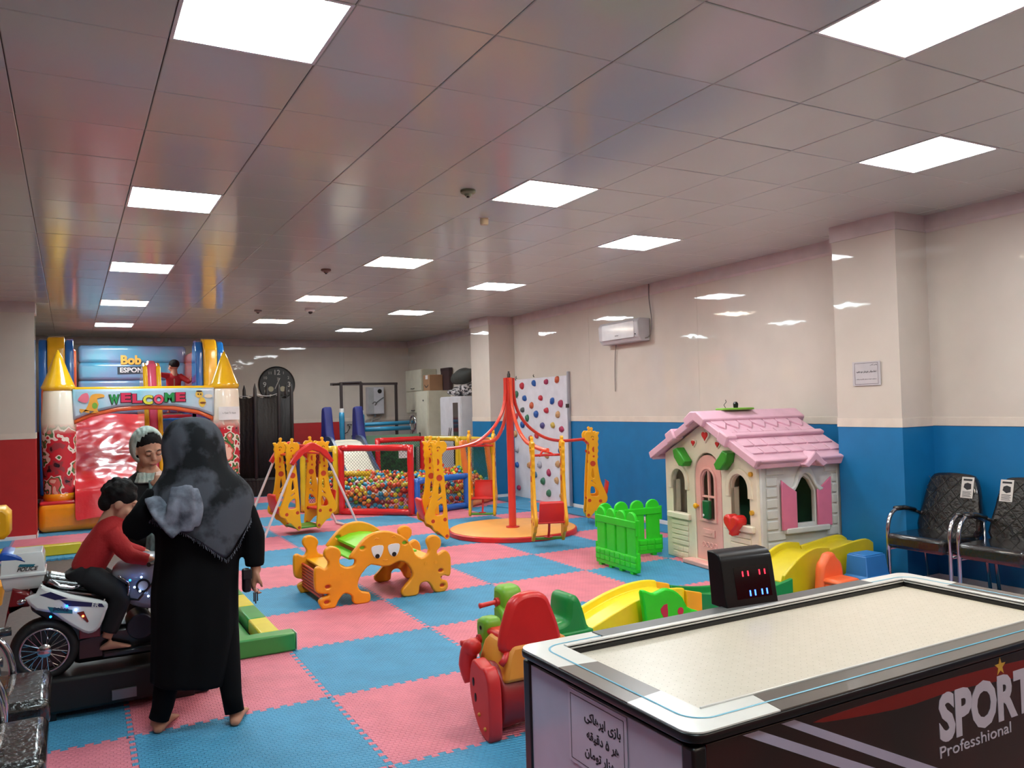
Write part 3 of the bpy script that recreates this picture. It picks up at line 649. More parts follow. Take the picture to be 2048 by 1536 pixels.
# ================================================================ PLAYHOUSE  (local x along the door front, y into the house, z up)
def playhouse():
    th = math.radians(-96); L, D, HW, HR = 1.42, .92, 1.05, 1.39
    T = frame((5.43, 6.57, .0235), (math.cos(th), math.sin(th), 0), (-math.sin(th), math.cos(th), 0))
    t = thing('playhouse', 'cream plastic playhouse with pink roof, pink door and shutters against the blue wall', 'playhouse', T=T)
    W = mat('playhouse_cream', (232, 222, 200), .45, bump=('noise', 60, .05)); W2 = mat('playhouse_white', (214, 216, 212), .45, bump=('noise', 60, .05))
    PK = mat('playhouse_pink_roof', (226, 178, 196), .45, bump=('noise', 40, .04)); PD = mat('playhouse_pink_door', (236, 176, 168), .45); PS = mat('playhouse_shutter', (226, 124, 156), .45)
    F = frame((0, 0, 0), (1, 0, 0), (0, 0, 1))   # z axis = -y (outwards)
    def arch(cx, z0, z1, w, n=10):
        r = w/2; return [(cx-r, z0), (cx+r, z0)]+[(cx+r*math.cos(PI*i/n), z1-r+r*math.sin(PI*i/n)) for i in range(n+1)]
    wl, wr, dx = .24, 1.18, .71
    outer = [(0, 0), (.42, 0), (.42, 0.02), (1.0, .02), (1.0, 0), (L, 0), (L, HW), (L/2+.0, HR), (0, HW)]
    front = plate('front_wall', [outer, arch(wl, .46, .90, .24), arch(wr, .46, .90, .26), arch(dx, .05, 1.08, .42)], .05, W, t, F, .008)
    for cx, w_ in ((wl, .24), (wr, .26)):
        z0 = .78
        a = [(cx-w_/2-.05, .70), (cx-w_/2-.05, z0)]+[(cx+(w_/2+.05)*math.cos(PI*i/10), z0+(w_/2+.05)*math.sin(PI*i/10)) for i in range(10, -1, -1)]+[(cx+w_/2+.05, .70), (cx+w_/2, .70), (cx+w_/2, z0)]+[(cx+(w_/2)*math.cos(PI*i/10), z0+(w_/2)*math.sin(PI*i/10)) for i in range(11)]+[(cx-w_/2, .70)]
        plate('window_arch', [a], .03, W, t, F @ Matrix.Translation((0, 0, .03)), .006)
        mb = MB(F); mb.box(cx-w_/2-.07, cx+w_/2+.07, .40, .46, .02, .06); obj('sill', mb, W, t, bevel=.01)
        for k in range(5):
            mb = MB(F); mb.box(cx-.14, cx+.14, .14+.05*k, .184+.05*k, .02, .036); obj('siding_board', mb, W, t, bevel=.006)
        for k in range(6):
            mb = MB(F); mb.box(cx-.13+.088*(k % 3), cx-.05+.088*(k % 3), .02+.055*(k//3), .066+.055*(k//3), .02, .034); obj('brick', mb, W, t, bevel=.006)
    for cx, w_ in ((wl, .24), (wr, .26)):   # clear reveal seen through the arched opening
        [obj('window_reveal', MB().box(a_, a_+.02, -.02, .07, .46, .78), W, t) for a_ in (cx-w_/2-.02, cx+w_/2)]
    # door
    dplate = arch(dx, .05, 1.06, .40); win = [arch(dx-.05, .42, .86, .07, 6), arch(dx+.05, .42, .86, .07, 6)] 
    wn = []
    for sx in (-1, 1):
        x0, x1 = (dx-.1, dx-.008) if sx < 0 else (dx+.008, dx+.1)
        wn += [[(x0, .450), (x1, .450), (x1, .650), (x0, .650)], [(x0, .670), (x1, .670)]+([(x1, .910), (dx-.05, .895), (x0+.012, .850), (x0, .810)] if sx < 0 else [(x1, .810), (x1-.012, .850), (dx+.05, .895), (x0, .910)])]
    d = plate('door', [dplate]+wn, .03, PD, t, F @ Matrix.Translation((0, 0, .005)), .004)
    ring = [(dx-.13, .420), (dx+.13, .420), (dx+.13, .820)]+[(dx+.13*math.cos(PI*i/10), .820+.13*math.sin(PI*i/10)) for i in range(11)]+[(dx-.13, .820)]
    inn = [(dx-.105, .445), (dx+.105, .445), (dx+.105, .820)]+[(dx+.105*math.cos(PI*i/10), .820+.105*math.sin(PI*i/10)) for i in range(11)]+[(dx-.105, .820)]
    plate('window_moulding', [ring, inn], .02, PD, d, F @ Matrix.Translation((0, 0, .025)), .004)
    mb = MB(F); mb.box(dx-.09, dx+.09, .28, .35, .02, .03); mb.box(dx-.05, dx+.05, .305, .325, .03, .034); obj('letter_slot', mb, PD, d, bevel=.004)
    for k in range(4):
        mb = MB(F); mb.tube([(dx-.09+.06*k+.022*math.cos(a*PI/5), .2+.022*math.sin(a*PI/5), .022) for a in range(10)], .005, 6, close=True); obj('scroll_relief', mb, PD, d)
    mb = MB(F); mb.lathe([(.012, .02), (.012, .04), (.026, .045), (.028, .06), (.018, .07), (.001, .072)], 14, (dx-.165, .56, 0)); obj('door_knob', mb, YEL, d)
    mb = MB(F); mb.box(dx-.03, dx+.07, .455, .63, .035, .075); bx_ = obj('lock_box', mb, mat('lock_green', (10, 92, 52), .35), d, bevel=.01)
    mb = MB(F); mb.cyl((dx-.01, .49, .075), (dx-.01, .49, .08), .012, n=12); obj('key_button', mb, WHT, bx_)
    mb = MB(F); mb.box(.42, 1.0, .0, .045, .02, .14); obj('door_step', mb, PD, t, bevel=.01)
    # gable hearts and green corbels
    def heart(cx, cz, s): return [(cx+s*.06*(16*math.sin(a)**3)/16, cz+s*.06*(13*math.cos(a)-5*math.cos(2*a)-2*math.cos(3*a)-math.cos(4*a))/16) for a in [2*PI*i/24 for i in range(24)]]
    for cx, cz, s in ((dx, 1.245, .8), (dx-.19, 1.17, .5), (dx+.19, 1.17, .5)):
        h = plate('heart_surround', [heart(cx, cz, s*1.45)], .02, W, t, F @ Matrix.Translation((0, 0, .03)), .005)
        plate('heart', [heart(cx, cz, s)], .02, RED, h, F @ Matrix.Translation((0, 0, .038)), .005)
    for s in (-1, 1):
        P = [(dx+s*.23, .99), (dx+s*.36, 1.12), (dx+s*.43, 1.10), (dx+s*.41, 1.02), (dx+s*.33, .94), (dx+s*.26, .94)]
        plate('corbel', [P if s > 0 else P[::-1]], .10, mat('corbel_green', (50, 150, 40), .4), t, F @ Matrix.Translation((0, 0, .075)), .012)
    # heart-shaped flower box
    hb = plate('flower_box', [heart(wr-.02, .47, 1.75)], .12, RED, t, F @ Matrix.Translation((0, 0, .07)), .02)
    for k, z in enumerate((.2, .58, .92)):
        mb = MB(F); mb.cyl((L-.07, z, .02), (L-.07, z, .045), .022, n=14); obj('hinge_bolt', mb, mat('bolt_gold', (206, 158, 50), .4), t)
    # side wall towards the viewer (plane x = L), normal +x
    S = frame((L, 0, 0), (0, 1, 0), (0, 0, 1))
    sw = [(0, 0), (D, 0), (D, HW), (0, HW)]; cy = .5
    win = [(cy-.12, .46), (cy+.12, .46), (cy+.12, .74), (cy+.06, .84), (cy, .88), (cy-.06, .84), (cy-.12, .74)]
    plate('side_wall', [sw, win], .05, W2, t, S @ Matrix.Translation((0, 0, -.025)), .006)
    mb = MB(S); mb.box(cy-.25, cy+.25, .38, .435, 0, .05); obj('sill', mb, W2, t, bevel=.012)
    for sx in (1, -1):
        x0, x1 = (cy+.125, cy+.29) if sx > 0 else (cy-.29, cy-.125)
        P = [(x0, .42), (x1, .42), (x1, .86 if sx > 0 else .75), ((x0+x1)/2, .80), (x0, .75 if sx > 0 else .86)]
        plate('shutter', [smoothpoly(P, 1)], .02, PS, t, S @ Matrix.Translation((0, 0, .02+.015*(sx < 0))), .005)
    A = smoothpoly([(cy-.2, .765), (cy-.13, .805), (cy-.1, .885), (cy-.05, .965), (cy, .990), (cy+.05, .965), (cy+.1, .885), (cy+.13, .805), (cy+.2, .765), (cy+.15, .740), (cy+.1, .795), (cy+.05, .875), (cy, .905), (cy-.05, .875), (cy-.1, .795), (cy-.15, .740)], 2)
    plate('window_hood', [A], .04, W2, t, S @ Matrix.Translation((0, 0, .015)), .012)
    for k in range(10):
        z = .04+.096*k
        for (x0, x1) in ((.07, .19 if .34 < z < .83 else .27), (.82 if .34 < z < .83 else .74, .88)):
            if z > .8: x0, x1 = (x0, x1)
            mb = MB(S); mb.box(x0, x1, z, z+.08, -.005, .012); obj('siding_board', mb, W2, t, bevel=.01)
    for r_ in range(3):
        for q in range(5):
            x = cy-.14+.058*q+(.029 if r_ % 2 else 0)
            if x+.05 > cy+.17: continue
            mb = MB(S); mb.box(x, x+.05, .08+.06*r_, .13+.06*r_, -.005, .012); obj('brick', mb, W2, t, bevel=.006)
    mb = MB(S); mb.box(0, .05, 0, HW, -.01, .02); obj('corner_post', mb, W2, t, bevel=.01)
    mb = MB(S); mb.box(D-.05, D, 0, HW, -.01, .02); obj('corner_post', mb, W2, t, bevel=.01)
    # remaining walls
    mb = MB(); mb.box(0, .04, .03, D, 0, HW); obj('side_wall', mb, W, t)
    mb = MB(); mb.box(0, L, D-.04, D, 0, HW); mb.prism([(0, HW), (L, HW), (L/2, HR)], -D, -D+.04, F); obj('rear_wall', mb, mat('playhouse_inner', (60, 120, 90), .5), t)
    # roof: two slopes with shingle rows, ridge and eave blocks
    ov = .13; sl = math.atan2(HR-HW, L/2); ln = (L/2+ov)/math.cos(sl)
    for s in (-1, 1):
        R = frame((L/2, -.12, HR+.055), (s*math.cos(sl), 0, -math.sin(sl)), (0, 1, 0)); dep = D+.2
        nrm = R.to_3x3() @ Vector((0, 0, 1)); up = 1 if nrm.z > 0 else -1
        mb = MB(R); mb.box(0, ln, 0, dep, *sorted((0, -up*.035))); rf = obj('roof_slope', mb, PK, t, bevel=.008, label='pink roof slope')
        rows = 2
        for (a0, a1, kind) in ((.10, .40, 'h'), (.44, .5, 's'), (.54, .66, 'b'), (.69, .8, 'b')):
            if kind == 's':
                mb = MB(R); mb.box(a0, a1, -.012, dep, *sorted((0, up*.035))); obj('roof_band', mb, PK, rf, bevel=.01); continue
            n = 7
            for q in range(n):
                y0 = .03+(dep-.06)*q/n; y1 = .03+(dep-.06)*(q+1)/n-.012
                if kind == 'h':
                    w_ = y1-y0; P = [(a0, y0), (a0, y1), (a0+.12, y1), (a0+.22, (y0+y1)/2), (a0+.12, y0)]
                    mb = MB(R); mb.prism(P if up > 0 else P[::-1], *sorted((0, up*.018))); obj('shingle', mb, PK, rf, bevel=.004)
                    mb = MB(R); mb.box(a0+.235, a1, y0, y1, *sorted((0, up*.012))); obj('shingle', mb, PK, rf, bevel=.004)
                else:
                    mb = MB(R); mb.box(a0, a1, y0, y1, *sorted((0, up*.014))); obj('shingle', mb, PK, rf, bevel=.004)
        mb = MB(R); mb.box(ln-.05, ln, 0, dep, *sorted((up*.01, -up*.075))); obj('eave', mb, PK, rf, bevel=.01)
        mb = MB(R); mb.box(0, ln, -.02, .05, *sorted((up*.012, -up*.06))); obj('barge_board', mb, PK, rf, bevel=.008)
        mb = MB(R); mb.box(.40, .54, -.045, .07, *sorted((up*.045, -up*.07))); obj('barge_block', mb, PK, rf, bevel=.015)
        if s > 0:
            P = [(-.12, 0), (0, .09), (.12, 0)]
            mb = MB(); RR = frame((L/2+(ln-.0)*math.cos(sl)+.012, cy+.0, HR+.055-ln*math.sin(sl)-.045), (0, 1, 0), (0, 0, 1))
            mb.T = RR; mb.prism([(-.14, .0), (-.1, .02), (0, .115), (.1, .02), (.14, .0), (.08, -.03), (0, .03), (-.08, -.03)], -.3, .02); obj('dormer_peak', mb, PK, rf, bevel=.01)
    mb = MB(); mb.prism([(L/2-.17, HR+.015), (L/2-.05, HR+.09), (L/2+.05, HR+.09), (L/2+.17, HR+.015), (L/2+.13, HR-.06), (L/2, HR+.0), (L/2-.13, HR-.06)], -.94-.1, .17, F); obj('ridge_cap', mb, PK, t, bevel=.012)
    q = thing('lid', 'green plastic lid with a black knob and bent wire lying on the pink playhouse roof', 'lid', T=T @ Matrix.Translation((L/2+.02, .3, HR+.092)))
    mb = MB(); mb.prism([(-.07, -.17), (.06, -.17), (.09, -.1), (.09, .17), (-.07, .19)], 0, .02); obj('plate', mb, mat('lid_green', (120, 180, 60), .4), q, bevel=.006)
    mb = MB(); mb.lathe([(.022, .02), (.026, .06), (.014, .078), (.001, .08)], 12, (0, .02, 0)); obj('knob', mb, BLK, q)
    mb = MB(); mb.tube([(0, -.1, .02), (0, -.12, .05), (0, -.09, .08), (0, -.1, .1)], .003, 5); obj('wire', mb, BLK, q)
playhouse()

# ================================================================ GREEN PICKET FENCE
def fence(label, a, b, gate=False):
    a = Vector((*a, .0235)); b = Vector((*b, .0235)); L = (b-a).length; T = frame(a, b-a, (0, 0, 1))
    t = thing('picket_fence', label, 'fence', T=Matrix.Translation(a)); TT = Matrix.Translation(-a) @ T
    n = 4 if gate else 4; w_ = L/n
    for k in range(n):
        x = w_*(k+.5); r = w_*.42
        P = [(x-r, .03), (x+r, .03), (x+r, .5)]+[(x+r*math.cos(PI*i/8), .5+r*.95*math.sin(PI*i/8)) for i in range(1, 8)]+[(x-r, .5)]
        plate('picket', [P], .03, GRN, t, TT, .008)
    for (z0, z1, th) in ((.0, .17, .05), (.42, .49, .05)):
        mb = MB(TT); mb.box(0, L, z0+(.02 if z0 == 0 else 0), z1, -th/2, th/2); obj('rail', mb, GRN, t, bevel=.008)
    for k in range(2*n):
        for z in (.06, .115):
            mb = MB(TT); mb.box(L*(k+.06)/(2*n), L*(k+.94)/(2*n), z, z+.045, -.033, .033); obj('brick', mb, GRN, t, bevel=.006)
    for k in (0, 1, 2, 3):
        mb = MB(TT); mb.box(L*(.06+.26*k), L*(.13+.26*k), 0, .03, -.02, .02); obj('foot', mb, GRN, t)
    for x in (0, L):
        mb = MB(TT); mb.cyl((x, .05, 0), (x, .2, 0), .02, n=10); mb.cyl((x, .36, 0), (x, .5, 0), .02, n=10); obj('hinge_barrel', mb, GRN, t)
fence('bright green plastic picket fence panel standing out towards the viewer', (4.57, 6.63), (4.53, 5.93))
fence('bright green plastic picket fence panel joined to the left edge of the playhouse', (4.63, 6.72), (5.37, 6.64), True)
# ================================================================ BALL PIT
PV = [(3.55, 11.98), (4.42, 11.1), (5.45, 11.4), (6.28, 12.12), (6.2, 13.3), (5.85, 14.1), (4.87, 14.1), (3.42, 13.95), (3.15, 12.65)]
def ball_pit():
    cx, cy = 4.85, 12.8
    t = thing('ball_pit', 'large padded ball pit with red, yellow, blue and orange framed net panels', 'ball pit', loc=(cx, cy, .0235))
    O = Matrix.Translation((-cx, -cy, 0))
    PR = mat('padded_red', (216, 34, 40), .22, coat=.6, bump=('noise', 22, .12)); PY = mat('padded_yellow', (226, 188, 40), .25, coat=.5, bump=('noise', 22, .12))
    PB = mat('padded_blue', (40, 108, 200), .25, coat=.5, bump=('noise', 22, .12)); PO = mat('padded_orange', (240, 126, 50), .28, coat=.4, bump=('noise', 22, .12))
    PN = mat('padded_navy', (44, 72, 118), .35, coat=.3)
    NET = mat('net_black', (20, 24, 22), .7); NETG = mat('net_green', (16, 96, 62), .6)
    cols = [PR, PB, PO, PY, PY, PR, PB, PN, PY]; r = .048
    hts = [1.0, .5, 1.0, 1.0, 1.0, 1.0, .98, 1.0, .99]
    for k in range(9):
        if k == 6: continue
        a = Vector((*PV[k], 0)); b = Vector((*PV[(k+1) % 9], 0)); d = (b-a).normalized(); L = (b-a).length
        h = hts[k]; lean = .0 if k != 2 else .12
        n = Vector((-d.y, d.x, 0)); top = n*lean
        a1, b1 = a+d*.05, b-d*.05
        m = cols[k]
        for (p, q, nm) in ((a1+Vector((0, 0, .05)), b1+Vector((0, 0, .05)), 'padded_beam'), (a1+top+Vector((0, 0, h)), b1+top+Vector((0, 0, h)), 'padded_beam'), (a1+Vector((0, 0, .02)), a1+top+Vector((0, 0, h+.04)), 'padded_post'), (b1+Vector((0, 0, .02)), b1+top+Vector((0, 0, h+.04)), 'padded_post')):
            mb = MB(O); N = 8; pts = [p.lerp(q, i/N) for i in range(N+1)]
            mb.tube(pts, [r*(1+.06*math.sin(i*2.3+k)) for i in range(N+1)], 12); obj(nm, mb, m, t, smooth=True)
        # rope net, woven in diamonds
        mb = MB(O); w_ = L-.1; st = .05; nd = NETG if k in (2, 3, 6) else NET; rr_ = .0022; N = int((w_+h)/st)
        X = d; Z = Vector((0, 0, 1)); lo = .06
        def P(u, v): return a1+X*u+top*(v/h)+Z*(v)
        for i in range(N+1):
            for s in (0, 1):
                u0 = i*st; v0 = lo
                # line u+v = c
                c = i*st; p0 = (min(c, w_), lo+max(c-w_, 0)); p1 = (max(c-(h-lo), 0), lo+min(c, h-lo))
                if p0[1] >= h or p0 == p1: continue
                if s: p0 = (w_-p0[0], p0[1]); p1 = (w_-p1[0], p1[1])
                mb.tube([tuple(P(*p0)), tuple(P(*p1))], rr_, 3, cap=False)
        obj('net', mb, nd, t, auto=False)
    # yellow padded rung inside, and floor sheet
    mb = MB(O); mb.tube([(3.6, 13.0, .55), (4.3, 12.7, .52)], .05, 10); obj('padded_rung', mb, PY, t, smooth=True)
    # white slide dropping into the balls with navy side rails
    path = smoothpoly([(4.45, 14.75, 1.02), (4.44, 14.4, 1.0), (4.43, 14.1, .86), (4.43, 13.6, .5), (4.45, 13.15, .27), (4.5, 12.8, .2)], 4, False)
    def off(dx, dz): return [(x+dx, y, z+dz) for x, y, z in path]
    rings = [[(x-.27, y, z), (x+.27, y, z), (x+.27, y, z-.03), (x-.27, y, z-.03)] for x, y, z in path]
    s = thing('pit_slide', 'white slide with navy side rails running down into the ball pit', 'slide', loc=(4.45, 14.1, 0)); O2 = Matrix.Translation((-4.45, -14.1, 0))
    obj('slide_bed', MB(O2).loft(rings), mat('slide_white', (224, 222, 206), .3, coat=.4), s)
    NAVY = mat('slide_navy', (52, 70, 104), .4)
    for dx in (-.29, .29):
        mb = MB(O2); mb.loft([[(x+dx-.025, y, z-.04), (x+dx+.025, y, z-.04), (x+dx+.025, y, z+.10), (x+dx-.025, y, z+.10)] for x, y, z in path]); obj('side_rail', mb, NAVY, s)
    mb = MB(O2); mb.box(4.15, 4.75, 14.62, 15.1, .98, 1.03); obj('platform', mb, mat('slide_platform', (226, 220, 200), .4), s, bevel=.01)
    for x in (4.17, 4.73):
        for y in (14.66, 15.06): obj('leg', MB(O2).cyl((x, y, .022), (x, y, .98), .03, n=10), NAVY, s)
    for x0 in (4.22, 4.82):   # fabric covered hand rails rising above the platform
        P = smoothpoly([(14.6, .0), (14.6, .9), (14.72, 1.2), (14.82, 1.62), (14.9, 1.65), (15.0, 1.6), (15.05, 1.2), (15.12, .6), (15.12, 0)], 3)
        P = [(y-14.1, max(z, .022)) for y, z in P]
        plate('fabric_rail_cover', [P], .16, mat('navy_fabric', (30, 40, 120), .5, bump=('noise', 14, .5)), s, YZ(x0-4.45), .03)
    # green leafy print screen behind the pit
    g = thing('green_screen', 'dark green leafy mesh screen standing behind the ball pit net', 'screen', loc=(5.5, 15.2, 0))
    LEAF = mat('leafy_green', (40, 110, 50), .6, noise_col=((14, 40, 20), 22, .4), bump=('noise', 30, .6))
    PAL = mat('pale_green_board', (128, 170, 140), .5)
    mb = MB(); mb.box(-.65, .6, -.02, .02, .1, .82); obj('leafy_panel', mb, LEAF, g)
    mb = MB(); mb.box(-.72, .72, -.015, .015, .82, 1.08); obj('pale_panel', mb, PAL, g)
    for x in (-.7, .7): obj('post', MB().cyl((x, 0, 0.022), (x, 0, 1.1), .02, n=8), STL, g)
ball_pit()
# the balls themselves: nearest 300 singly, the rest joined
def balls():
    rnd = random.Random(11); R = .037
    def inside(x, y, poly, m=0.09):
        n = len(poly); c = True
        for i in range(n):
            a, b = poly[i], poly[(i+1) % n]; L = math.hypot(b[0]-a[0], b[1]-a[1])
            dd = ((b[0]-a[0])*(y-a[1])-(b[1]-a[1])*(x-a[0]))/L
            if dd < m: return False
        return True
    pts = []
    def hgt(x, y): return .40+.06*math.sin(x*3+1)+.05*math.sin(y*4)+.12*max(0, min(1, (y-12.2)/1.5))
    grid = {}; cs = 2*R
    def free(x, y, z):
        gx, gy, gz = int(x/cs), int(y/cs), int(z/cs)
        for i in (-1, 0, 1):
            for j in (-1, 0, 1):
                for k in (-1, 0, 1):
                    for q in grid.get((gx+i, gy+j, gz+k), ()):
                        if (q[0]-x)**2+(q[1]-y)**2+(q[2]-z)**2 < (2*R*.985)**2: return False
        return True
    for it in range(90000):
        x, y = rnd.uniform(3.2, 6.2), rnd.uniform(11.1, 14.0)
        if not inside(x, y, PV): continue
        h = hgt(x, y); edge = y < 12.6 and not inside(x, y, PV, .17)
        z = rnd.uniform(.075, h) if edge and it % 3 else h-rnd.random()*.06
        if abs(x-4.45) < .36 and y > 12.7 and z > .14+(y-12.8)*.62: continue
        if free(x, y, z): pts.append((x, y, z)); grid.setdefault((int(x/cs), int(y/cs), int(z/cs)), []).append((x, y, z))
    cols = [('orange-red', (236, 84, 44)), ('red', (214, 44, 44)), ('orange', (244, 150, 50)), ('yellow', (232, 210, 60)), ('lime green', (130, 190, 50)), ('sky blue', (40, 160, 200)), ('maroon', (150, 44, 50))]
    wts = [7, 3, 4, 4, 3, 4, 1]; mats = [mat('ball_'+n.replace(' ', '_'), c, .2, coat=.6) for n, c in cols]
    def key(p):
        v = Vector(p)-Vector((0, 0, 1.616)); f = min(abs(((PV[(i+1) % 9][0]-PV[i][0])*(p[1]-PV[i][1])-(PV[(i+1) % 9][1]-PV[i][1])*(p[0]-PV[i][0])))/math.hypot(PV[(i+1) % 9][0]-PV[i][0], PV[(i+1) % 9][1]-PV[i][1]) for i in (0, 1))
        return f*6+v.length*.3-p[2]*.5
    pts.sort(key=key)
    bm = bmesh.new(); bmesh.ops.create_icosphere(bm, subdivisions=2, radius=R)
    base = []
    for m in mats:
        me = bpy.data.meshes.new('pit_ball'); bm.to_mesh(me); me.materials.append(m); me.polygons.foreach_set('use_smooth', [True]*len(me.polygons)); base.append(me)
    bm.free()
    ic = bmesh.new(); bmesh.ops.create_icosphere(ic, subdivisions=1, radius=R); iv = [v.co.copy() for v in ic.verts]; ifc = [tuple(v.index for v in f.verts) for f in ic.faces]; ic.free()
    rest = MB(); n = 0
    for p in pts:
        c = rnd.choices(range(7), wts)[0]
        if n < 298:
            o = link('pit_ball', base[c], None, Matrix.Translation(p)); n += 1
            dk = min(range(9), key=lambda i: abs(((PV[(i+1) % 9][0]-PV[i][0])*(p[1]-PV[i][1])-(PV[(i+1) % 9][1]-PV[i][1])*(p[0]-PV[i][0])))/math.hypot(PV[(i+1) % 9][0]-PV[i][0], PV[(i+1) % 9][1]-PV[i][1])); wh = {0: 'red framed front net', 1: 'low blue entrance panel', 2: 'orange corner panel'}.get(dk, 'yellow framed side net'); lv = 'low down' if p[2] < .19 else 'midway up' if p[2] < .33 else 'on top of the heap'; tag(o, f'{cols[c][0]} plastic ball {lv} behind the {wh}', 'ball', f'{cols[c][0]} balls {lv} behind the {wh}')
        else: rest.add([(v.x+p[0], v.y+p[1], v.z+p[2]) for v in iv], ifc, c)
    o = obj('pit_balls', rest, mats, None, smooth=True); tag(o, 'heap of mixed coloured plastic balls filling the rest of the ball pit', 'balls', kind='stuff')
    print('balls', len(pts))
balls()
n_ = thing('paper_notice', 'white paper notice hung on the rear net panel of the ball pit', 'sign', T=frame((5.45, 14.04, .80), (1, 0, 0), (0, 0, 1)))
obj('sheet', MB().box(-.15, .15, -.12, .12, 0, .002), PAPER, n_)
text('lettering', persian('لطفا کفش'), .05, INK, n_, Matrix.Translation((.02, 0, .003)), .0003)

# ================================================================ CLIMBING BOARD
def climbing():
    t = thing('climbing_board', 'tall white climbing board dotted with coloured holds leaning on the blue wall', 'climbing wall', T=frame((6.825, 12.32, .0235), (-.0353, -1, 0), (.006, 0, 1)))
    W_, H_ = 1.83, 2.02     # local x runs towards the viewer, y up, z out of the wall (-X)
    s = 1
    mb = MB(); mb.box(0, W_, 0, H_, 0, .03); obj('board', mb, mat('climb_white', (226, 226, 234), .35, coat=.2), t, bevel=.003)
    mb = MB(); mb.box(W_, W_+.03, 0, H_+.06, -.01, .035); obj('edge_strip', mb, mat('alu', (176, 176, 186), .35, .5), t, bevel=.003)
    for x, y in ((.12, H_+.02), (.75, H_+.02), (.1, H_-.02)):
        obj('hook', MB().tube([(x, y, .02), (x, y+.02, .04), (x+.02, y+.04, .04)], .006, 6), BLK, t)
    obj('bracket', MB().box(W_-.02, W_+.05, 1.52, 1.58, .03, .05), STL, t)
    # holds from a picture of the board: (u, v) fractions, colour
    cd = {'r': (200, 50, 66), 'b': (36, 92, 170), 'o': (206, 96, 60), 't': (206, 160, 110), 'p': (86, 84, 140), 'g': (60, 120, 90), 'c': (60, 110, 140), 'k': (90, 96, 96), 'm': (176, 50, 90), 'w': (176, 176, 186), 'y': (206, 176, 80)}
    Hd = [(168, 188, 'r'), (303, 165, 'b'), (440, 165, 'm'), (563, 153, 'o'), (105, 270, 'g'), (195, 315, 'b'), (373, 330, 'r'), (503, 370, 'b'), (597, 397, 'm'), (273, 403, 'o'), (168, 440, 'k'), (432, 462, 'r'), (318, 492, 'b'), (565, 514, 't'), (100, 505, 'r'), (220, 532, 'g'), (168, 595, 'b'), (385, 609, 'p'), (503, 615, 'y'), (603, 660, 'm'), (85, 690, 't'), (256, 745, 'r'), (320, 716, 'r'), (98, 855, 'w'), (588, 882, 'b'), (427, 930, 't'), (98, 1015, 'b'), (230, 1020, 't'), (344, 1022, 'w'), (545, 1018, 't'), (294, 1122, 'c'), (445, 1105, 'm'), (378, 1195, 'g'), (535, 1185, 't'), (112, 1262, 'm'), (265, 1303, 'p'), (440, 1320, 'g'), (590, 1348, 't')]
    rnd = random.Random(5); mats = {k: mat('hold_'+k, v, .5) for k, v in cd.items()}; shp = []
    for q in range(4):
        P = smoothpoly([(r_*math.cos(a), r_*math.sin(a)) for a, r_ in [(i*PI/3+.3*q, .058*rnd.uniform(.7, 1.15)) for i in range(6)]], 3)
        mb = MB(); mb.loft([[(x*k, y*k, z) for x, y in P] for k, z in ((1, .03), (1, .042), (.75, .066), (.3, .072))]); shp.append(mb)
    for i, (px, py, c) in enumerate(Hd):
        # board spans picture x 75..668 (linearised for perspective), y 110..(1340..1450)
        u = (px-70)/598; u = u/(u+(1-u)*.86)*1.0; ytop = 118-4*u; ybot = 1345+105*u
        v = (py-ytop)/(ybot-ytop); mb = shp[i % 4]
        me = mb.mesh('hold', mats[c], True); h = link('hold', me, t, Matrix.Translation((u*W_, H_*(1-v), 0)) @ Matrix.Rotation(rnd.uniform(0, 6), 4, 'Z'))
        obj('bolt', MB().cyl((u*W_, H_*(1-v), .071), (u*W_, H_*(1-v), .074), .007, n=8), STL, h)
climbing()

# ================================================================ AIR CONDITIONER, NOTICE
def ac():
    t = thing('air_conditioner', 'white split air conditioner unit high on the right wall', 'air conditioner', T=frame((6.72, 8.8, 2.56), (-.0353, -1, 0), (0, 0, 1)))
    ACW = mat('ac_white', (206, 204, 206), .35)
    P = [(.0, -.15), (.14, -.15), (.19, -.09), (.2, .1), (.16, .15), (0, .15)]
    mb = MB(); mb.prism([(z, y) for z, y in P], -.52, .42, Matrix(((0, 0, 1, 0), (0, 1, 0, 0), (1, 0, 0, 0), (0, 0, 0, 1)))); obj('body', mb, ACW, t, bevel=.014, seg=3)
    mb = MB(); mb.box(-.42, .34, -.1, .12, .19, .203); obj('front_panel', mb, mat('ac_panel', (222, 220, 222), .25, coat=.4), t, bevel=.01)
    mb = MB(); mb.box(-.44, .36, -.152, -.146, .03, .13); obj('louvre', mb, mat('ac_louvre', (170, 164, 166), .4), t)
    mb = MB(); mb.box(-.1, -.02, -.055, -.047, .203, .2045); obj('badge', mb, STL, t)
    mb = MB(); mb.cyl((.36, -.06, .19), (.36, -.06, .2), .008, n=10); obj('indicator', mb, BLK, t)
    mb = MB(); mb.tube(smoothpoly([(-.3, -.15, .05), (-.37, -.25, .02), (-.4, -.5, .015), (-.41, -.8, .012)], 4, False), .007, 6); obj('drain_hose', mb, mat('hose_grey', (150, 140, 136), .5), t)
    mb = MB(); mb.tube(smoothpoly([(.45, .6, .02), (.46, .4, .03), (.49, .1, .02), (.47, -.08, .04), (.42, -.12, .08)], 4, False), .007, 6); obj('power_cable', mb, mat('cable_grey', (140, 130, 128), .5), t)
ac()
t = thing('wall_notice', 'framed white paper notice with Persian writing on the pier face at right', 'sign', T=frame((6.1045, 4.665, 1.803), (0, -1, 0), (0, 0, 1)))
obj('sheet', MB().box(-.14, .14, -.105, .105, 0, .001), mat('notice_paper', (196, 190, 192), .5), t)
mb = MB()
for (a, b, c, d) in ((-.118, .118, .09, .093), (-.118, .118, -.093, -.09), (-.118, -.115, -.09, .09), (.115, .118, -.09, .09)): mb.box(a, b, c, d, .0012, .0018)
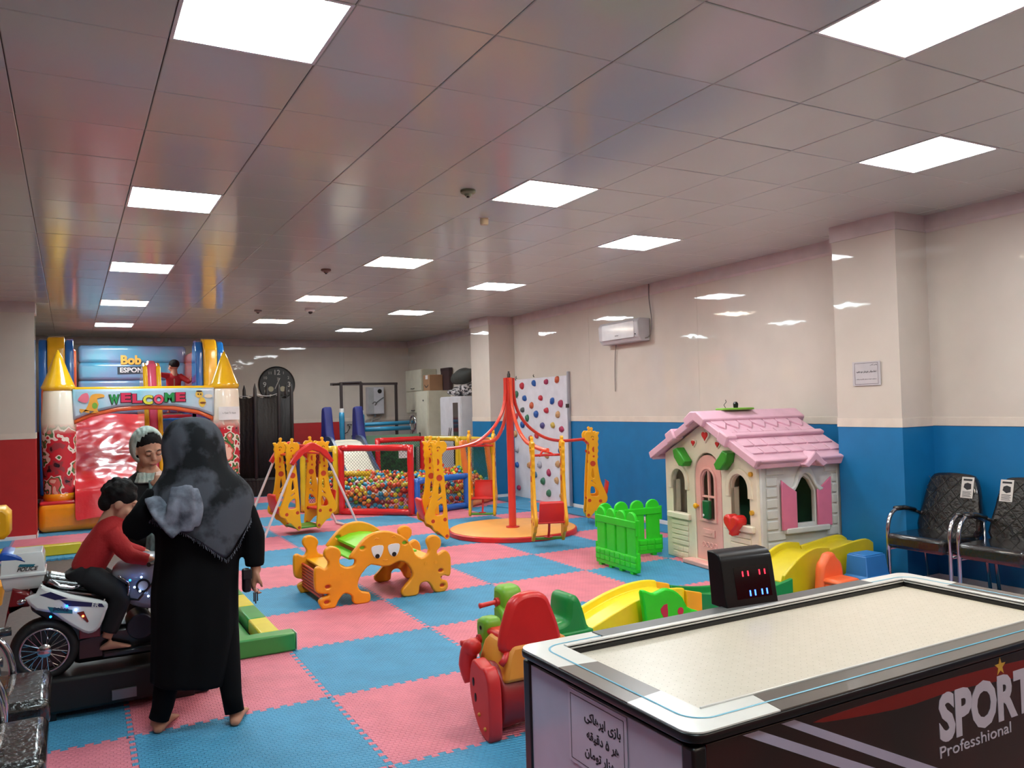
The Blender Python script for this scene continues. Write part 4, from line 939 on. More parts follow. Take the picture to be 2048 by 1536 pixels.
obj('printed_border', mb, mat('ink_grey', (90, 80, 90), .6), t)
text('lettering', persian('لطفا مراقب فرزندان خود باشید'), .022, INK, t, Matrix.Translation((0, .01, .0015)), .0003, width=.2, bold=.0004)
text('lettering', persian('والدین گرامی'), .014, INK, t, Matrix.Translation((.075, .07, .0015)), .0003)
text('lettering', persian('مسئولیت کودک بر عهده والدین می باشد'), .012, INK, t, Matrix.Translation((0, -.052, .0015)), .0003, width=.2)

# ================================================================ BACK WALL: clock, trampoline, heater, steel frame
def clock():
    t = thing('wall_clock', 'large round black wall clock with white numerals above the trampoline', 'clock', T=frame((3.925, 17.69, 2.19), (1, 0, 0), (0, 0, 1)))
    F_ = mat('clock_face', (52, 52, 50), .5); N_ = mat('numeral_white', (200, 196, 188), .5)
    mb = MB(); mb.lathe([(.385, .0), (.39, .02), (.375, .035), (.357, .03), (.357, .018)], 48); obj('rim', mb, mat('clock_rim', (30, 28, 28), .4), t)
    mb = MB(); mb.lathe([(.358, .02), (.358, .026)], 48); obj('face', mb, F_, t)
    for k in range(1, 13):
        a = math.radians(90-30*k); big = k in (12, 3, 6, 9); r_ = .26 if big else .285; sz = .15 if big else .085
        text('numeral', str(k), sz, N_, t, Matrix.Translation((r_*math.cos(a), r_*math.sin(a)-sz*.35, .027)), .001, bold=.002 if big else 0)
    text('numeral', '7', .09, N_, t, Matrix.Translation((.02, .08, .027)), .001)
    for x in (-.13, .12): obj('sub_dial', MB().cyl((x, -.1, .026), (x, -.1, .031), .058, n=20), mat('sub_dial_cream', (176, 170, 140), .5), t)
    obj('hour_hand', MB(Matrix.Rotation(math.radians(-25), 4, 'Z')).box(-.008, .008, -.02, .15, .032, .035), N_, t)
    obj('minute_hand', MB(Matrix.Rotation(math.radians(155), 4, 'Z')).box(-.006, .006, -.02, .11, .036, .039), N_, t)
clock()
def trampoline():
    cx, cy = 3.27, 16.1; t = thing('trampoline', 'tall black enclosed trampoline with padded poles standing against the back wall', 'trampoline', loc=(cx, cy, .0235))
    NB = mat('enclosure_black', (30, 26, 26), .75, noise_col=((22, 18, 18), 5, .6), bump=('wave', 5, .5)); R = .56
    P8 = [(R*math.cos(math.radians(22.5+45*k)), R*math.sin(math.radians(22.5+45*k))) for k in range(8)]
    for k in range(8):
        x, y = P8[k]; x *= 1.03; y *= 1.03
        mb = MB(); mb.tube([(x, y, 0), (x, y, 1.9), (x, y, 2.02), (x*1.0, y, 2.12)], [.034, .034, .03, .006], 10); obj('padded_pole', mb, mat('pole_black', (48, 44, 44), .5), t, smooth=True)
        x2, y2 = P8[(k+1) % 8]; x, y = P8[k]; rings = []
        N = 8
        mb = MB()
        top = [1.9-.07*math.sin(PI*i/N) for i in range(N+1)]
        vs = []; fs = []
        for i in range(N+1):
            u = i/N; w_ = 1+.02*math.sin(i*2.1+k); px, py = (x+(x2-x)*u)*w_, (y+(y2-y)*u)*w_
            vs += [(px, py, .3), (px, py, top[i])]
        for i in range(N): fs.append((2*i, 2*i+2, 2*i+3, 2*i+1))
        mb.add(vs, fs); obj('net_panel', mb, NB, t, solid=.004, smooth=True)
        mb = MB(); mb.tube([(x+(x2-x)*i/N, y+(y2-y)*i/N, 1.93-.05*math.sin(PI*i/N)) for i in range(N+1)], .005, 5); obj('cord', mb, WHT if k in (4, 5) else NB, t)
    mb = MB(); mb.lathe([(.6, .28), (.62, .30), (.6, .34), (.45, .34), (.45, .31)], 32); obj('rim_pad', mb, NB, t)
    mb = MB(); mb.lathe([(.61, .0), (.61, .3), (.60, .3), (.60, 0)], 32); obj('skirt', mb, NB, t)
trampoline()
def heater():
    t = thing('water_heater', 'white wall mounted water heater on the back wall inside the steel frame', 'water heater', T=frame((6.1, 17.69, 1.78), (1, 0, 0), (0, 0, 1)))
    HW_ = mat('heater_white', (206, 206, 212), .35)
    obj('body', MB().box(-.19, .19, -.3, .32, 0, .2), HW_, t, bevel=.02)
    obj('side_grille', MB().box(-.188, -.06, -.28, .3, .2, .203), mat('heater_grey', (176, 178, 180), .4), t)
    obj('logo_plate', MB().lathe([(.05, .2), (.05, .206)], 20, (.08, .22, 0)), BLK, t)
    obj('swirl', MB().tube(smoothpoly([(-.1, -.06, .205), (-.04, -.02, .205), (.0, -.06, .205), (-.04, -.1, .205), (.02, -.02, .205), (.17, .08, .205)], 3, False), .012, 6), mat('swirl_grey', (120, 120, 120), .5), t)
    obj('outlet_pipe', MB().cyl((0, -.3, .1), (0, -.36, .1), .02, n=10), CHR, t)
    for k, dx in enumerate((-.12, .05)):
        obj('hose', MB().tube(smoothpoly([(dx+.1, -.33, .08), (dx+.02, -.5, .06), (dx-.08, -.62, .05), (dx-.1, -.45, .04), (dx+.04, -.4, .05)], 4, False), .009, 6), mat('hose_white', (176, 176, 174), .4), t)
    t = thing('tap', 'small dark wall tap with a short hose on the back wall', 'tap', T=frame((5.5, 17.69, 1.25), (1, 0, 0), (0, 0, 1)))
    obj('valve', MB().cyl((0, 0, 0), (0, 0, .09), .02, n=10), CHR, t); obj('handle', MB().box(-.05, .05, .0, .02, .06, .08), STL, t)
    obj('spout', MB().tube([(0, 0, .07), (0, -.06, .09), (-.05, -.16, .06), (-.16, -.2, .02)], .009, 6), STL, t)
heater()
def steelframe():
    t = thing('steel_frame', 'dark steel tube frame with blue foam padded uprights standing before the back wall', 'frame', loc=(5.1, 15.7, 0))
    FOAM = mat('foam_blue', (32, 130, 172), .5, coat=.2)
    top = 2.15
    def post(x, y, pad=None, h=top, z0=.022):
        obj('post', MB().box(x-.025, x+.025, y-.025, y+.025, z0, h), STL, t)
        if pad: obj('foam_sleeve', MB().tube([(x, y, .03), (x, y, .5), (x+.01, y, .9), (x, y, pad-.1), (x, y, pad)], [.055, .058, .05, .056, .05], 12), FOAM, t, smooth=True); obj('tape', MB().cyl((x, y, pad), (x, y, pad+.08), .045, n=12), WHT, t)
    post(-.37, -.05, 1.55); post(-.08, -.42, 1.5, 2.13); post(.95, .4, None, top)
    obj('top_bar', MB().box(-.45, .98, .37, .43, top-.05, top), STL, t)
    obj('top_bar', MB().tube([(-.37, .0, top-.02), (-.08, -.42, top-.02)], .025, 8), STL, t)
    obj('top_bar', MB().tube([(-.37, -.05, top-.03), (-.4, .4, top-.03)], .025, 8), STL, t)
    obj('padded_bar', MB().tube([(-.02, -.4, 1.2), (.95, -.35, 1.2)], .045, 10), FOAM, t, smooth=True)
    obj('padded_bar', MB().tube([(.0, .3, 1.28), (1.28, .25, 1.3)], .04, 10), FOAM, t, smooth=True)
steelframe()
def cabinets():
    WD = mat('cabinet_cream', (206, 202, 182), .4); WD2 = mat('cabinet_side', (188, 182, 160), .45); WG = mat('cabinet_white', (214, 214, 220), .35)
    T = frame((6.96, 15.95, 0), (0, -1, 0), (0, 0, 1))     # local x towards the viewer, y up, z out of the wall
    t = thing('wall_cabinet', 'cream wall cabinet with two stacked flap doors on the alcove wall', 'cabinet', T=T @ Matrix.Translation((-1.0, 1.48, 0)))
    obj('body', MB().box(0, .92, 0, .95, .0, .34), WD2, t, bevel=.004)
    for z in (0, .48):
        d = obj('door', MB().box(.01, .91, z+.01, z+.465, .34, .36), WD, t, bevel=.004)
        obj('handle', MB().tube([(.35, z+.07, .36), (.38, z+.06, .385), (.5, z+.06, .385), (.53, z+.07, .36)], .008, 6), STL, d)
    t = thing('tall_cabinet', 'tall cream cabinet with one long door beside the white wardrobe', 'cabinet', T=T)
    obj('body', MB().box(0, .62, .05, 1.95, .0, .5), WD, t, bevel=.004)
    d = obj('door', MB().box(.01, .61, .06, 1.94, .5, .52), WD, t, bevel=.004)
    obj('lock', MB().cyl((.4, 1.75, .52), (.4, 1.75, .53), .018, n=12), STL, d)
    obj('plinth', MB().box(.02, .6, .022, .06, .02, .46), STL, t)
    t2 = thing('dark_cupboard', 'narrow dark brown open cupboard under the cream wall cabinet', 'cupboard', T=T @ Matrix.Translation((-.36, 0, 0)))
    obj('carcass', MB().box(0, .34, .022, 1.42, .0, .3), mat('dark_wood', (60, 40, 38), .5), t2, bevel=.004); obj('post', MB().box(-.05, -.02, .022, 1.42, .25, .3), WG, t2)
    t = thing('wardrobe', 'white wardrobe with a dark glass strip in its door behind the far pier', 'wardrobe', T=T @ Matrix.Translation((1.3, 0, 0)))
    obj('body', MB().box(0, .95, .03, 1.8, .0, .52), WG, t, bevel=.004)
    for x0 in (.01, .48):
        d = obj('door', MB().box(x0, x0+.46, .06, 1.78, .52, .54), WG, t, bevel=.004)
        obj('handle', MB().tube([(x0+(.42 if x0 < .1 else .04), 1.0, .54), (x0+(.43 if x0 < .1 else .03), 1.05, .565), (x0+(.42 if x0 < .1 else .04), 1.2, .54)], .008, 6), STL, d)
        if x0 > .1: obj('glass_strip', MB().box(x0+.13, x0+.36, .5, 1.68, .54, .543), mat('dark_glass', (58, 48, 52), .08, coat=.6), d)
    # things on top
    t = thing('cardboard_box', 'brown cardboard box with a dark curved smile print on the tall cream cabinet', 'box', T=T @ Matrix.Translation((.13, 1.955, .1)))
    CB = mat('cardboard', (164, 124, 92), .7); obj('carton', MB().box(0, .34, 0, .33, 0, .3), CB, t, bevel=.006)
    obj('curved_print', MB().tube(smoothpoly([(.07, .12, .3), (.13, .08, .3), (.2, .08, .3), (.27, .12, .3)], 4, False), [(.014, .002)]*13, 6), STL, t); obj('address_label', MB().box(.13, .25, .24, .32, .3, .302), PAPER, t)
    t = thing('dark_box', 'dark maroon box standing behind the cardboard box on the cream cabinet', 'box', T=T @ Matrix.Translation((.35, 1.955, .02)))
    obj('carton', MB().box(.0, .42, 0, .46, 0, .07), mat('maroon_box', (66, 44, 46), .6), t, bevel=.004); obj('lid_edge', MB().box(-.004, .424, .4, .464, -.004, .074), mat('maroon_lid', (56, 36, 40), .6), t)
    t = thing('bundle', 'crumpled black and white patterned cloth bundle on top of the wardrobe', 'cloth', T=T @ Matrix.Translation((1.75, 1.81, .26)))
    mb = MB(); rr = random.Random(4)
    for _ in range(14): mb.ball((rr.uniform(-.36, .36), rr.uniform(.05, .18), rr.uniform(-.12, .14)), (rr.uniform(.09, .15), rr.uniform(.05, .08), rr.uniform(.08, .12)), 10, 6)
    blob('cloth', mb, mat('zebra_cloth', (206, 200, 200), .7, noise_col=((60, 56, 60), 20, .12), bump=('noise', 24, .8)), t, .02, 2)
    t = thing('grey_bag', 'dark grey green stuffed bag lying on the patterned bundle above the wardrobe', 'bag', T=T @ Matrix.Translation((1.8, 2.03, .26)))
    mb = MB(); mb.tube(smoothpoly([(-.42, .06, 0), (-.3, .12, 0), (0, .16, 0), (.25, .18, 0), (.42, .26, 0)], 3, False), [.03, .07, .1, .12, .13, .15, .16, .16, .15, .13, .1, .07, .04][:13], 14)
    blob('sack', mb, mat('bag_grey', (62, 64, 60), .7, bump=('noise', 12, .8)), t, .02, 3)
    t = thing('chrome_stool', 'chrome wheel rim of a folded stool leaning beside the cream cabinet', 'stool', loc=(6.2, 15.55, 0))
    obj('ring', MB().tube([(0, .16*math.cos(a*PI/8), 1.28+.16*math.sin(a*PI/8)) for a in range(16)], .02, 8, close=True), CHR, t, smooth=True)
    obj('stem', MB().cyl((0, 0, .03), (0, 0, 1.15), .025, n=10), CHR, t); obj('base', MB().lathe([(.2, .022), (.2, .035), (.03, .05)], 20), CHR, t)
    for a in (0, 1, 2): obj('spoke', MB().cyl((0, 0, 1.28), (0, .15*math.cos(a*2.09), 1.28+.15*math.sin(a*2.09)), .01, n=6), CHR, t)
cabinets()
# ================================================================ INFLATABLE CASTLE
def castle():
    t = thing('bouncy_castle', 'inflatable bouncy castle with red slide, yellow cone towers and a WELCOME arch', 'bouncy castle', loc=(.95, 14.5, .0235))
    O = Matrix.Translation((-.95, -14.5, -.0235))
    def V_(name, col, r=.2): return mat(name, col, r, coat=.7, bump=('noise', 7, .35))
    VY = V_('vinyl_yellow', (244, 184, 24)); VO = V_('vinyl_orange', (244, 150, 20)); VR = mat('vinyl_red', (208, 34, 44), .28, coat=.4, bump=('noise', 9, .5)); VB = V_('vinyl_blue', (20, 110, 200)); VP = V_('vinyl_pink', (226, 84, 116)); VW = V_('vinyl_cream', (238, 222, 204)); VOR = V_('vinyl_deep_orange', (226, 96, 44))
    def puff(name, x0, x1, y0, y1, z0, z1, m, b=.07, parent=t):
        return obj(name, MB(O).box(x0, x1, y0, y1, z0, z1), m, parent, bevel=b, seg=5)
    # base ring of fat tubes
    puff('base_front', -.4, 2.32, 12.78, 13.2, .022, .43, VO, .09)
    puff('base_side', -.4, .0, 13.15, 16.6, .022, .43, VO, .09); puff('base_side', 1.95, 2.32, 13.15, 16.6, .022, .43, VO, .09)
    puff('base_cap', -.38, .06, 12.8, 13.3, .40, .45, VR, .02); puff('base_cap', 1.9, 2.3, 12.8, 13.3, .40, .45, VR, .02)
    # wrinkled red slide
    N, K = 60, 24; rows = []
    for i in range(N+1):
        u = i/N; y = 12.66+2.35*u; z = .18+.36*min(1, u/.06)+1.12*(max(0, u-.03)**1.05)
        row = []
        for k in range(K+1):
            x = .05+.95*k/K; wr = .03*noise.noise(Vector((x*3, y*5, 1)))+.022*noise.noise(Vector((x*2+y*5, x*6-y*4, 3)))+.007*noise.noise(Vector((x*9, y*16, 5)))
            row.append((x, y-.02*math.sin(PI*k/K), z+wr+.03*math.sin(PI*k/K)))
        rows.append(row)
    mb = MB(O); vs = [p for r_ in rows for p in r_]; fs = [(i*(K+1)+k, i*(K+1)+k+1, (i+1)*(K+1)+k+1, (i+1)*(K+1)+k) for i in range(N) for k in range(K)]
    mb.add(vs, fs); obj('slide', mb, VR, t, smooth=True, sub=1)
    mb = MB(O); mb.loft([[(.06, y, z0), (.99, y, z0), (.99, y, z1-.06), (.06, y, z1-.06)] for y, z0, z1 in ((13.22, .05, .55), (14.1, .05, 1.05), (15.0, .05, 1.6))]); obj('slide_body', mb, VR, t)
    puff('deck', .0, 1.95, 15.0, 16.5, .45, 1.6, VR, .06)
    # centre divider and stair side
    mb = MB(O); mb.prism([(13.35, .35), (13.6, 1.9), (13.75, 2.4), (13.95, 2.48), (14.2, 2.4), (15.0, 1.75), (15.0, .35)], 1.06, 1.2, frame((0, 0, 0), (0, 1, 0), (0, 0, 1))); obj('divider', mb, VP, t, bevel=.05, seg=4)
    for x0, x1 in ((1.0, 1.07), (1.19, 1.26)):
        mb = MB(O); mb.prism([(13.32, .35), (13.56, 1.86), (13.73, 2.37), (13.95, 2.44), (14.2, 2.36), (15.0, 1.7), (15.0, .35)], x0, x1, frame((0, 0, 0), (0, 1, 0), (0, 0, 1))); obj('divider_edge', mb, VY, t, bevel=.03, seg=3)
    for k in range(5): puff('stair_tread', 1.27, 1.95, 13.2+.36*k, 13.62+.36*k, .4, .62+.23*k, VR if k % 2 else VB, .04)
    puff('inner_wall', 1.86, 2.0, 13.3, 16.4, .4, 1.9, VB, .05)
    # front pillars with cones, and coloured patch prints low on them
    PRN = mat('pillar_print', (232, 214, 202), .25, coat=.5)
    nt = PRN.node_tree; tc = nt.nodes.new('ShaderNodeTexCoord'); vo = nt.nodes.new('ShaderNodeTexNoise'); vo.inputs['Scale'].default_value = 4.5; vo.inputs['Detail'].default_value = 2
    rp = nt.nodes.new('ShaderNodeValToRGB'); rp.color_ramp.interpolation = 'CONSTANT'; e = rp.color_ramp.elements
    for pos, c in ((.34, (150, 60, 66)), (.40, (196, 44, 56)), (.5, (232, 214, 202)), (.54, (60, 110, 60)), (.58, (206, 96, 90)), (.64, (238, 190, 170))):
        el = e.new(pos); el.color = (*lin(c), 1)
    e[0].color = (*lin((40, 30, 36)), 1)
    sep = nt.nodes.new('ShaderNodeSeparateXYZ'); mr = nt.nodes.new('ShaderNodeMapRange'); mr.inputs['From Min'].default_value = 1.35; mr.inputs['From Max'].default_value = 1.5
    mx = nt.nodes.new('ShaderNodeMix'); mx.data_type = 'RGBA'; mx.inputs[7].default_value = (*lin((238, 222, 204)), 1)
    nt.links.new(tc.outputs['Object'], vo.inputs['Vector']); nt.links.new(vo.outputs['Fac'], rp.inputs['Fac']); nt.links.new(tc.outputs['Object'], sep.inputs[0]); nt.links.new(sep.outputs['Z'], mr.inputs['Value'])
    nt.links.new(mr.outputs[0], mx.inputs[0]); nt.links.new(rp.outputs['Color'], mx.inputs[6]); nt.links.new(mx.outputs[2], nt.nodes['Principled BSDF'].inputs['Base Color'])
    for cx in (-.14, 2.1):
        prof = [(.15, .44), (.19, .5), (.2, .62), (.215, 1.2), (.22, 1.6), (.205, 1.95), (.19, 2.0)]
        mb = MB(O); mb.lathe(prof, 28, (cx, 13.05, 0)); p = obj('pillar', mb, PRN, t, smooth=True)
        mb = MB(O); mb.lathe([(.2, .43), (.205, .5), (.19, .56)], 28, (cx, 13.05, 0)); obj('pillar_foot', mb, VO, t, smooth=True)
        mb = MB(O); mb.lathe([(.2, 1.98), (.22, 2.03), (.2, 2.07), (.13, 2.25), (.06, 2.45), (.008, 2.56)], 28, (cx, 13.05, 0)); obj('cone', mb, VY, t, smooth=True)
        plate('side_flame', [smoothpoly([(cx-.2, 2.02), (cx-.13, 1.95), (cx-.17, 1.75), (cx-.2, 1.5), (cx-.21, 1.8)], 3)], .012, VOR, t, O @ XZ(12.98), .003)
    # welcome arch
    AW = mat('arch_print', (120, 186, 206), .22, coat=.6, noise_col=((206, 206, 220), 2.5, .6))
    P = [(.03, 2.0), (1.93, 2.0), (1.93, 1.56), (1.7, 1.66), (1.35, 1.73), (.98, 1.75), (.6, 1.73), (.27, 1.66), (.03, 1.56)]
    plate('arch', [P], .3, AW, t, O @ XZ(13.05), .04)
    P2 = [(.05, 1.56), (.27, 1.66), (.6, 1.735), (.98, 1.76), (1.35, 1.735), (1.7, 1.66), (1.91, 1.56), (1.91, 1.5), (1.7, 1.6), (1.35, 1.67), (.98, 1.69), (.6, 1.67), (.27, 1.6), (.05, 1.5)]
    plate('arch_edge', [P2], .3, VOR, t, O @ XZ(13.07), .02)
    puff('arch_top', .05, 1.92, 12.93, 13.2, 1.98, 2.03, VY, .02)
    F = O @ XZ(12.893)
    cs = [(30, 140, 70), (206, 40, 80), (206, 40, 80), (214, 206, 60), (226, 70, 100), (20, 140, 70), (206, 40, 80)]
    for k, ch in enumerate('WELCOME'):
        x = .56+.147*k; z = 1.79+.02*math.sin(k*1.4)
        text('lettering', ch, .17, mat('letter_outline', (60, 20, 34), .4), t, F @ Matrix.Translation((x, z-.004, .0)), .002, width=.15, bold=.016)
        text('lettering', ch, .17, mat('letter_%d' % k, cs[k], .3), t, F @ Matrix.Translation((x, z, .004)), .002, width=.13, bold=.009)
    # small printed dragon and bee
    dc = [('dragon_body', (232, 160, 60), [(.14, 1.66), (.2, 1.72), (.24, 1.82), (.26, 1.9), (.32, 1.93), (.42, 1.92), (.43, 1.88), (.34, 1.86), (.36, 1.78), (.34, 1.7), (.38, 1.64), (.3, 1.68), (.24, 1.63), (.24, 1.69), (.12, 1.72)]), ('dragon_wing', (226, 110, 130), [(.1, 1.84), (.2, 1.8), (.24, 1.86), (.22, 1.94), (.16, 1.93), (.13, 1.9)]), ('dragon_belly', (120, 170, 60), circ(.31, 1.76, .035, 12, .045))]
    for n_, c, P in dc: plate('printed_'+n_, [P if 'belly' in n_ else smoothpoly(P, 2)], .002, mat(n_, c, .35), t, F @ Matrix.Translation((0, 0, .001+.0015*dc.index((n_, c, P)))), .0003)
    bc = [('bee_body', (236, 190, 70), circ(1.75, 1.78, .05, 14, .075)), ('bee_head', (236, 190, 80), circ(1.71, 1.9, .055, 14)), ('bee_wing', (232, 214, 190), circ(1.84, 1.87, .06, 12, .03)), ('bee_hair', (50, 36, 40), circ(1.71, 1.945, .045, 12, .014)), ('bee_stripe', (120, 60, 30), circ(1.76, 1.77, .046, 12, .014))]
    for k, (n_, c, P) in enumerate(bc): plate('printed_'+n_, [P], .002, mat(n_, c, .35), t, F @ Matrix.Translation((0, 0, .001+.0015*k)), .0003)
    for x in (1.695, 1.73): obj('printed_eye', MB(F).cyl((x, 1.9, .008), (x, 1.9, .01), .011, n=10), BLK, t)
    # tall rear towers, blue backed
    for (x0, x1, sx) in ((-.3, -.06, 1), (1.98, 2.2, -1)):
        mb = MB(O)
        P = [(14.35, .4), (14.35, 2.7), (14.45, 2.86), (14.65, 2.9), (14.85, 2.82), (14.95, 2.5), (14.95, .4)]
        mb.prism(P, x0, x1, frame((0, 0, 0), (0, 1, 0), (0, 0, 1))); obj('tower', mb, VY, t, bevel=.03, seg=4)
        P = [(14.38, .4), (14.38, 2.66), (14.48, 2.82), (14.66, 2.86), (14.83, 2.78), (14.92, 2.48), (14.92, .4)]
        for q in ((x1, x1+.12), (x0-.12, x0)):
            if q[0] > 1.5 and q[0] < 1.9 or q[0] < 1 or True:
                mb = MB(O); mb.prism(P, *q, frame((0, 0, 0), (0, 1, 0), (0, 0, 1))); obj('tower_side', mb, VB, t, bevel=.03, seg=4)
    for x0, x1 in ((.0, .1), (1.9, 2.0)): puff('side_wall', x0, x1, 14.9, 16.3, 1.5, 2.72, VOR, .05)
    # printed back banner
    BN = mat('banner_blue', (66, 150, 178), .22, coat=.6, noise_col=((120, 130, 170), 2.0, .6), bump=('noise', 3, .5))
    for k in range(4): puff('banner_tube', .13, 1.93, 16.15+.02*(k % 2), 16.4, 1.62+.31*k, 1.95+.31*k, BN, .07)
    G = O @ XZ(16.145)
    text('lettering', 'Bob', .22, mat('bob_gold', (226, 170, 70), .4), t, G @ Matrix.Translation((.98, 2.54, .008)), .004, width=.34, bold=.01)
    plate('lettering_band', [[(.76, 2.36), (1.33, 2.37), (1.33, 2.5), (.76, 2.49)]], .004, mat('band_dark', (40, 50, 60), .4), t, G @ Matrix.Translation((0, 0, .006)), .0005)
    text('lettering', 'ESPONJA', .12, PAPER, t, G @ Matrix.Translation((1.045, 2.39, .012)), .002, width=.5, bold=.003)
    n_ = thing('paper_notice', 'white paper notice stuck on the right front pillar of the bouncy castle', 'sign', T=frame((2.12, 12.805, 1.6), (1, 0, 0), (0, 0, 1)))
    obj('sheet', MB().box(-.15, .15, -.1, .1, -.001, .002), PAPER, n_); text('lettering', persian('ورود با جوراب'), .035, INK, n_, Matrix.Translation((0, 0, .003)), .0003)
castle()
# ================================================================ KIDDIE MOTORBIKE RIDE
def ride():
    t = thing('motorbike_ride', 'white and black police style kiddie motorbike ride on a low black platform', 'ride', loc=(.2, 5.1, 0)); O = Matrix.Translation((-.2, -5.1, 0))
    WB = mat('bike_white', (226, 230, 228), .25, coat=.6); BB = mat('bike_black', (12, 12, 14), .3, coat=.4); RUB = mat('rubber', (16, 15, 16), .6, bump=('noise', 60, .3)); PLT = mat('platform_black', (9, 9, 10), .5)
    RD = mat('bike_red', (120, 16, 24), .3, coat=.4); TEAL = mat('bike_teal', (30, 110, 130), .35); NV = mat('bike_navy', (30, 34, 80), .35)
    obj('platform', MB(O).box(-.22, .62, 4.88, 5.46, .06, .245), PLT, t, bevel=.02)
    for x in (-.14, .54):
        for y in (4.96, 5.38): obj('foot', MB(O).box(x-.06, x+.06, y-.05, y+.05, .001, .07), BLK, t, bevel=.005)
    obj('skid', MB(O).box(.42, .68, 4.92, 5.0, .026, .09), BLK, t, bevel=.01); obj('lever', MB(O).tube([(.6, 4.9, .1), (.66, 4.86, .16), (.68, 4.86, .2)], .009, 6), BLK, t)
    obj('control_box', MB(O).box(.18, .30, 4.862, 4.882, .09, .14), mat('plate_grey', (120, 120, 126), .3, .5), t)
    for cx in (-.131, .72):
        y0, y1 = (4.93, 5.06) if cx < 0 else (5.08, 5.2); yc = (y0+y1)/2; cz = .388
        T = O @ Matrix.Translation((cx, yc, cz)) @ Matrix.Rotation(PI/2, 4, 'X')
        h = (y1-y0)/2
        wh = obj('tyre', MB(T).lathe([(.118, -h), (.145, -h), (.16, -h*.6), (.163, 0), (.16, h*.6), (.145, h), (.118, h), (.112, 0)], 40, cap=False), RUB, t, smooth=True)
        F = T
        obj('rim', MB(F).lathe([(.118, h-.002), (.112, h+.004), (.106, h-.004), (.108, h-.02)], 40, cap=False), CHR, wh, smooth=True)
        obj('rim_back', MB(F).lathe([(.108, h-.05), (.108, h-.04), (.03, h-.04)], 30), BB, wh)
        for k in range(10):
            a = 2*PI*k/10; P0 = Vector((math.cos(a), math.sin(a), 0))
            for s in (-1, 1):
                b = a+s*.16; Q = Vector((math.cos(b), math.sin(b), 0))
                obj('spoke', MB(F).tube([tuple(P0*.03+Vector((0, 0, h-.004))), tuple(Q*.108+Vector((0, 0, h-.006)))], .0028, 5), CHR, wh)
            if k % 2 == 0:
                obj('spoke', MB(F).tube([tuple(Vector((math.cos(a-.3), math.sin(a-.3), 0))*.105+Vector((0, 0, h-.01))), tuple(P0*.06+Vector((0, 0, h-.008))), tuple(Vector((math.cos(a+.3), math.sin(a+.3), 0))*.105+Vector((0, 0, h-.01)))], .0022, 5), CHR, wh)
        obj('hub', MB(F).lathe([(.035, h-.03), (.035, h-.003), (.02, h+.004), (.001, h+.005)], 16), CHR, wh)
    # rear fairing, white, both sides
    L = [(-.216, .679), (-.167, .696), (-.145, .742), (-.117, .722), (-.01, .671), (.131, .622), (.168, .596), (.16, .559), (.129, .479), (.091, .452), (.047, .463), (-.047, .54), (-.097, .588), (-.168, .611)]
    for y in (4.92, 5.24):
        f = plate('rear_fairing', [smoothpoly(L, 2)], .05, WB, t, O @ XZ(y), .016)
        if y > 5: continue
        G = O @ XZ(y-.0255)
        plate('graphic', [[(-.15, .69), (-.1, .70), (-.02, .655), (-.08, .655)]], .002, NV, f, G, .0003)
        plate('graphic', [[(-.06, .655), (.14, .605), (.15, .585), (-.02, .615)]], .002, NV, f, G, .0003)
        text('lettering', 'ER', .032, WHT, f, G @ Matrix.Translation((.105, .592, .002)) @ Matrix.Rotation(-.2, 4, 'Z'), .0005, bold=.0006)
        plate('graphic', [[(-.115, .625), (-.0, .592), (.0, .572), (-.1, .592)]], .002, TEAL, f, G, .0003)
        text('lettering', 'police', .03, NV, f, G @ Matrix.Translation((-.055, .596, .002)) @ Matrix.Rotation(-.25, 4, 'Z'), .0005, bold=.0005)
        plate('side_reflector', [[(.02, .575), (.052, .578), (.075, .52), (.068, .515)]], .006, mat('amber_dark', (110, 30, 16), .2), f, G, .001)
    obj('rear_body', MB(O).prism([(-.2, .66), (-.13, .68), (.1, .62), (.16, .55), (.14, .42), (.0, .40), (-.1, .52), (-.19, .60)], -5.2, -4.96, frame((0, 0, 0), (1, 0, 0), (0, 0, 1))), BB, t, bevel=.01)
    plate('tail_light', [[(-.275, .722), (-.198, .69), (-.2, .62), (-.283, .62), (-.319, .493), (-.3, .6)]], .2, RD, t, O @ XZ(5.07), .012)
    obj('tail_lamp', MB(O).ball((-.235, 4.99, .65), (.03, .03, .022)), CHR, t, smooth=True)
    obj('under_body', MB(O).box(.0, .5, 5.0, 5.16, .27, .45), BB, t, bevel=.03); obj('foot_board', MB(O).box(.14, .42, 4.93, 5.25, .30, .335), BB, t, bevel=.01)
    obj('red_plate', MB(O).box(.03, .13, 4.94, 4.96, .42, .47), RD, t, bevel=.004)
    mb = MB(O); mb.tube(smoothpoly([(-.14, 5.1, .74), (.0, 5.1, .70), (.15, 5.1, .665), (.28, 5.1, .69)], 3, False), [(.1, .045)]*10, 12); obj('saddle', mb, FOIL, t, smooth=True)
    obj('grab_rail', MB(O).tube([(-.11, 5.0, .74), (-.06, 4.99, .705), (.0, 4.99, .69), (.05, 5.0, .70)], .014, 8), CHR, t, smooth=True)
    # top box
    b = obj('top_box', MB(O).loft([[(x*k-.225, y*k+5.12, z) for x, y in ((-.105, -.13), (.1, -.13), (.1, .13), (-.105, .13))] for z, k in ((.705, .78), (.725, .88), (.775, .97), (.778, 1.03), (.792, 1.03), (.795, .98), (.87, .95), (.9, .86))]), WB, t, bevel=.012, seg=3)
    plate('blue_cushion', [smoothpoly([(-.335, .868), (-.328, .906), (-.293, .908), (-.236, .882), (-.2, .845), (-.26, .862)], 2)], .25, mat('box_blue', (30, 84, 180), .35), b, O @ XZ(5.12), .01)
    G = O @ XZ(4.991)
    plate('graphic', [[(-.24, .845), (-.17, .838), (-.18, .825), (-.25, .832)]], .002, TEAL, b, G, .0003)
